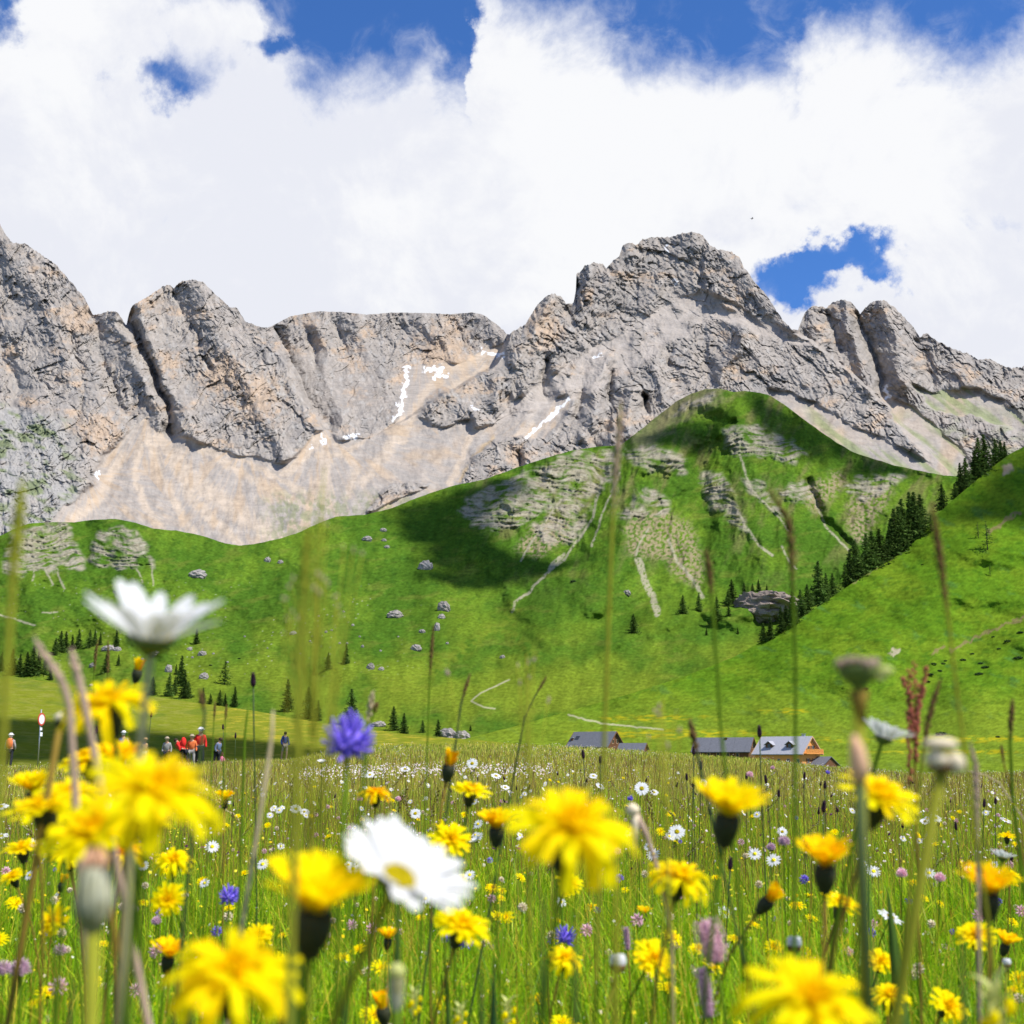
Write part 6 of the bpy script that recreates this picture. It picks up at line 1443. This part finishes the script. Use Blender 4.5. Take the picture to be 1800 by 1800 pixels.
def strew(kind, n, y0, y1, xr=(-.41,.41), hs=(.75,1.05), fs=1.0):
    for _ in range(n):
        y = y0*(y1/y0)**rnd.random(); x = rnd.uniform(*xr)*y
        o = inst({'daisy': 'small_daisy', 'hawk': 'small_hawkbit', 'clover': 'small_clover', 'pale': 'small_white_clover', 'orchid': 'small_dark_orchid', 'violet': 'small_rampion', 'brown': 'grass_spike'}[kind], rnd.choice(SP[kind]), loc=(x, y, float(meadow_z(x, y))))
        s_ = rnd.uniform(*hs); w = s_*fs; o.scale = (w, w, s_); o.rotation_euler = (0, 0, rnd.uniform(-.9, .9))
        lab, cat, grp = INFO[kind]; tag(o, lab, cat, grp)
strew('daisy', 150, 3.2, 22, hs=(.8,1.12)); strew('daisy', 40, 6, 16, (-.2,.05), (.85,1.1))
strew('hawk', 130, 1.35, 4.2, hs=(.6,.95), fs=1.25); strew('hawk', 90, 4, 16, hs=(.8,1.05)); strew('clover', 110, 1.7, 14, hs=(.55,.95)); strew('pale', 170, 1.8, 16, hs=(.55,1.0))
strew('orchid', 60, 4, 18, (-.05,.41), (.9,1.25)); strew('orchid', 14, 5, 18, (-.41,0), (.9,1.2)); strew('violet', 24, 2.5, 12, hs=(.6,.95)); strew('brown', 170, 3, 22, hs=(.95,1.55), fs=.8)
# ------------------------------------------------------------------ the sward itself: uncountable, one object
def blades(n, y0, y1, h0, h1, w0, pxw, xr, pal, seed, bend=.35, tuft=0.0, head=False, mul=(2.1,1.95,.45)):
    g = np.random.default_rng(seed)
    y = y0*(y1/y0)**g.random(n); x = g.uniform(-xr, xr, n)*y + g.normal(0, .05, n)
    if tuft: k = fbm(x*1.1/np.maximum(1, y*.12), y*1.1/np.maximum(1, y*.12), 3, seed); keep = g.random(n) < .45+1.1*np.clip(k+.3, 0, 1); x, y = x[keep], y[keep]; n = len(x)
    z = meadow_z(x, y)
    hh = fbm(x*.7/np.maximum(1, y*.1), y*.7/np.maximum(1, y*.1), 2, 77)
    h = g.uniform(h0, h1, n)*(1+.35*hh); w = np.maximum(w0*g.uniform(.6, 1.4, n), pxw*y/1310)
    f = g.uniform(0, 2*np.pi, n); ln = np.abs(g.normal(0, bend, n)); lx, ly = np.cos(f)*ln*h, np.sin(f)*ln*h
    wf = f + np.pi/2 + g.normal(0, .5, n); wx, wy = np.cos(wf)*w/2, np.sin(wf)*w/2
    # most blades show some width to the viewer
    flat = np.abs(wx) < w*.18; wx = np.where(flat, w*.3*np.sign(wx+1e-9), wx)
    us = (0, .45, .8, 1.0); pw = (1.0, .95, .6, 0); V = []
    for u, p in zip(us, pw):
        cx = x+lx*u**1.8; cy = y+ly*u**1.8; cz = z-.01+h*(u-.28*ln*u**3)
        if p: V += [np.stack([cx-wx*p, cy-wy*p, cz], -1), np.stack([cx+wx*p, cy+wy*p, cz], -1)]
        else: V.append(np.stack([cx, cy, cz], -1))
    V = np.stack(V, 1); base = (np.arange(n)*7)[:, None]
    T = np.array([0,1,3, 0,3,2, 2,3,5, 2,5,4, 4,5,6])
    Fc = (base+T[None, :]).reshape(-1, 3)
    pi = g.integers(0, len(pal), n); c = np.array(pal)[pi]*np.array(mul)*g.uniform(.55, 1.4, (n, 1))
    c = np.repeat(c[:, None, :], 7, 1)
    tipk = np.array([.7,.7,1,1,1.1,1.1,1.2])[None, :, None]
    if head: c[:, 4:, :] = np.array([.16,.09,.05])*g.uniform(.7, 1.5, (n, 1, 1))
    return V.reshape(-1, 3), Fc, c.reshape(-1, 3)
GREEN = [(.11,.22,.018),(.15,.27,.02),(.08,.17,.02),(.19,.29,.03),(.13,.25,.015),(.24,.30,.05),(.07,.15,.02)]
FAR = [(.17,.24,.04),(.23,.26,.06),(.13,.20,.03),(.28,.27,.09),(.19,.22,.06),(.33,.30,.15),(.22,.27,.05)]
DRY = [(.36,.29,.14),(.28,.21,.10),(.20,.13,.06),(.30,.26,.10)]
parts = [blades(9000, .75, 1.7, .16, .34, .0042, .5, .46, GREEN, 1, .5), blades(60000, 1.4, 4.2, .12, .34, .0034, .5, .46, GREEN, 2, .65, 1), blades(80000, 3.6, 14, .16, .34, .0032, .55, .44, GREEN+FAR[:3], 3, .55, 1),
         blades(90000, 11, 58, .18, .32, .004, .6, .45, FAR, 4, .4, mul=(2.2,1.95,1.05)), blades(26000, 50, 95, .2, .32, .004, .7, .45, FAR, 5, .35, mul=(2.2,1.95,1.05)), blades(6500, 1.3, 10, .2, .42, .0016, .4, .45, DRY, 6, .5), blades(26000, 1.1, 5.5, .06, .22, .0065, .5, .46, GREEN, 10, 1.0, 1), blades(16000, 4.5, 50, .3, .46, .002, .45, .45, DRY, 7, .2, 0, True),
         blades(5000, 1.3, 7, .26, .42, .0036, .5, .46, GREEN, 11, 1.1), blades(900, 2.5, 9, .36, .52, .0013, .4, .43, [(.10,.15,.03),(.16,.15,.05)], 8, .16, 0, True), blades(14000, 1.2, 6, .03, .12, .007, .5, .46, [(.05,.14,.02),(.08,.19,.02),(.06,.13,.03)], 9, .9)]
off = 0; Vs = []; Fs = []; Cs = []
for v, f, c in parts: Vs.append(v); Fs.append(f+off); Cs.append(c); off += len(v)
o = mesh_np('meadow_grass', np.concatenate(Vs), np.concatenate(Fs), M['grass'], cols=np.concatenate(Cs)); tag(o, kind='stuff')

# speckle of blossoms too small and many to count
def speckle(n, y0, y1, xr, r, pal, seed, h=(.2,.33), pxr=.35, x0=None, clump=True):
    g = np.random.default_rng(seed); y = y0*(y1/y0)**g.random(n); lo = -xr if x0 is None else x0; x = g.uniform(lo, xr, n)*y
    if clump: k = fbm(x/np.maximum(1, y*.1), y/np.maximum(1, y*.1)*.6, 3, seed); m_ = g.random(n) < np.clip(.35+1.6*k, .04, 1); x, y = x[m_], y[m_]; n = len(x)
    z = meadow_z(x, y)+g.uniform(h[0], h[1], n); rad = np.maximum(r*g.uniform(.6, 1.3, n), pxr*y/1310)
    a = np.stack([g.normal(0, .6, n), -np.abs(g.normal(.6, .5, n)), np.abs(g.normal(.9, .3, n))], -1); a /= np.linalg.norm(a, axis=1)[:, None]
    e1 = np.cross(a, np.array([0., 0, 1])[None]+1e-3); e1 /= np.linalg.norm(e1, axis=1)[:, None]; e2 = np.cross(a, e1)
    c0 = np.stack([x, y, z], -1); V = [c0+a*rad[:, None]*.35]
    for k in range(5):
        t = 2*np.pi*k/5; V.append(c0+(e1*math.cos(t)+e2*math.sin(t))*(rad*g.uniform(.7, 1.2, n))[:, None])
    V = np.stack(V, 1); T = np.array([0,1,2, 0,2,3, 0,3,4, 0,4,5, 0,5,1]); Fc = ((np.arange(n)*6)[:, None]+T[None]).reshape(-1, 3)
    c = np.array(pal)[g.integers(0, len(pal), n)]*g.uniform(.85, 1.1, (n, 1)); return V.reshape(-1, 3), Fc, np.repeat(c[:, None], 6, 1).reshape(-1, 3)
WP = [(.75,.72,.70),(.72,.62,.60),(.80,.80,.78),(.66,.50,.52),(.70,.66,.5)]
parts = [speckle(9000, 14, 90, .42, .007, WP, 21, pxr=.42), speckle(5200, 5, 18, .42, .006, WP, 22), speckle(5200, 1.5, 7, .42, .0038, [(.85,.68,.02),(.75,.75,.6),(.7,.6,.4)], 23, (.1,.26)),
         speckle(3600, 3, 30, .42, .0045, [(.88,.62,.01),(.8,.7,.05)], 24), speckle(900, 16, 24, .03, .013, [(.78,.62,.60),(.8,.74,.72)], 25, (.26,.34), x0=-.16, clump=False), speckle(1500, 4, 30, .42, .006, [(.10,.03,.08),(.16,.08,.05)], 26, (.26,.38))]
off = 0; Vs = []; Fs = []; Cs = []
for v, f, c in parts: Vs.append(v); Fs.append(f+off); Cs.append(c); off += len(v)
o = mesh_np('meadow_blossoms', np.concatenate(Vs), np.concatenate(Fs), M['blossom'], cols=np.concatenate(Cs)); tag(o, kind='stuff')
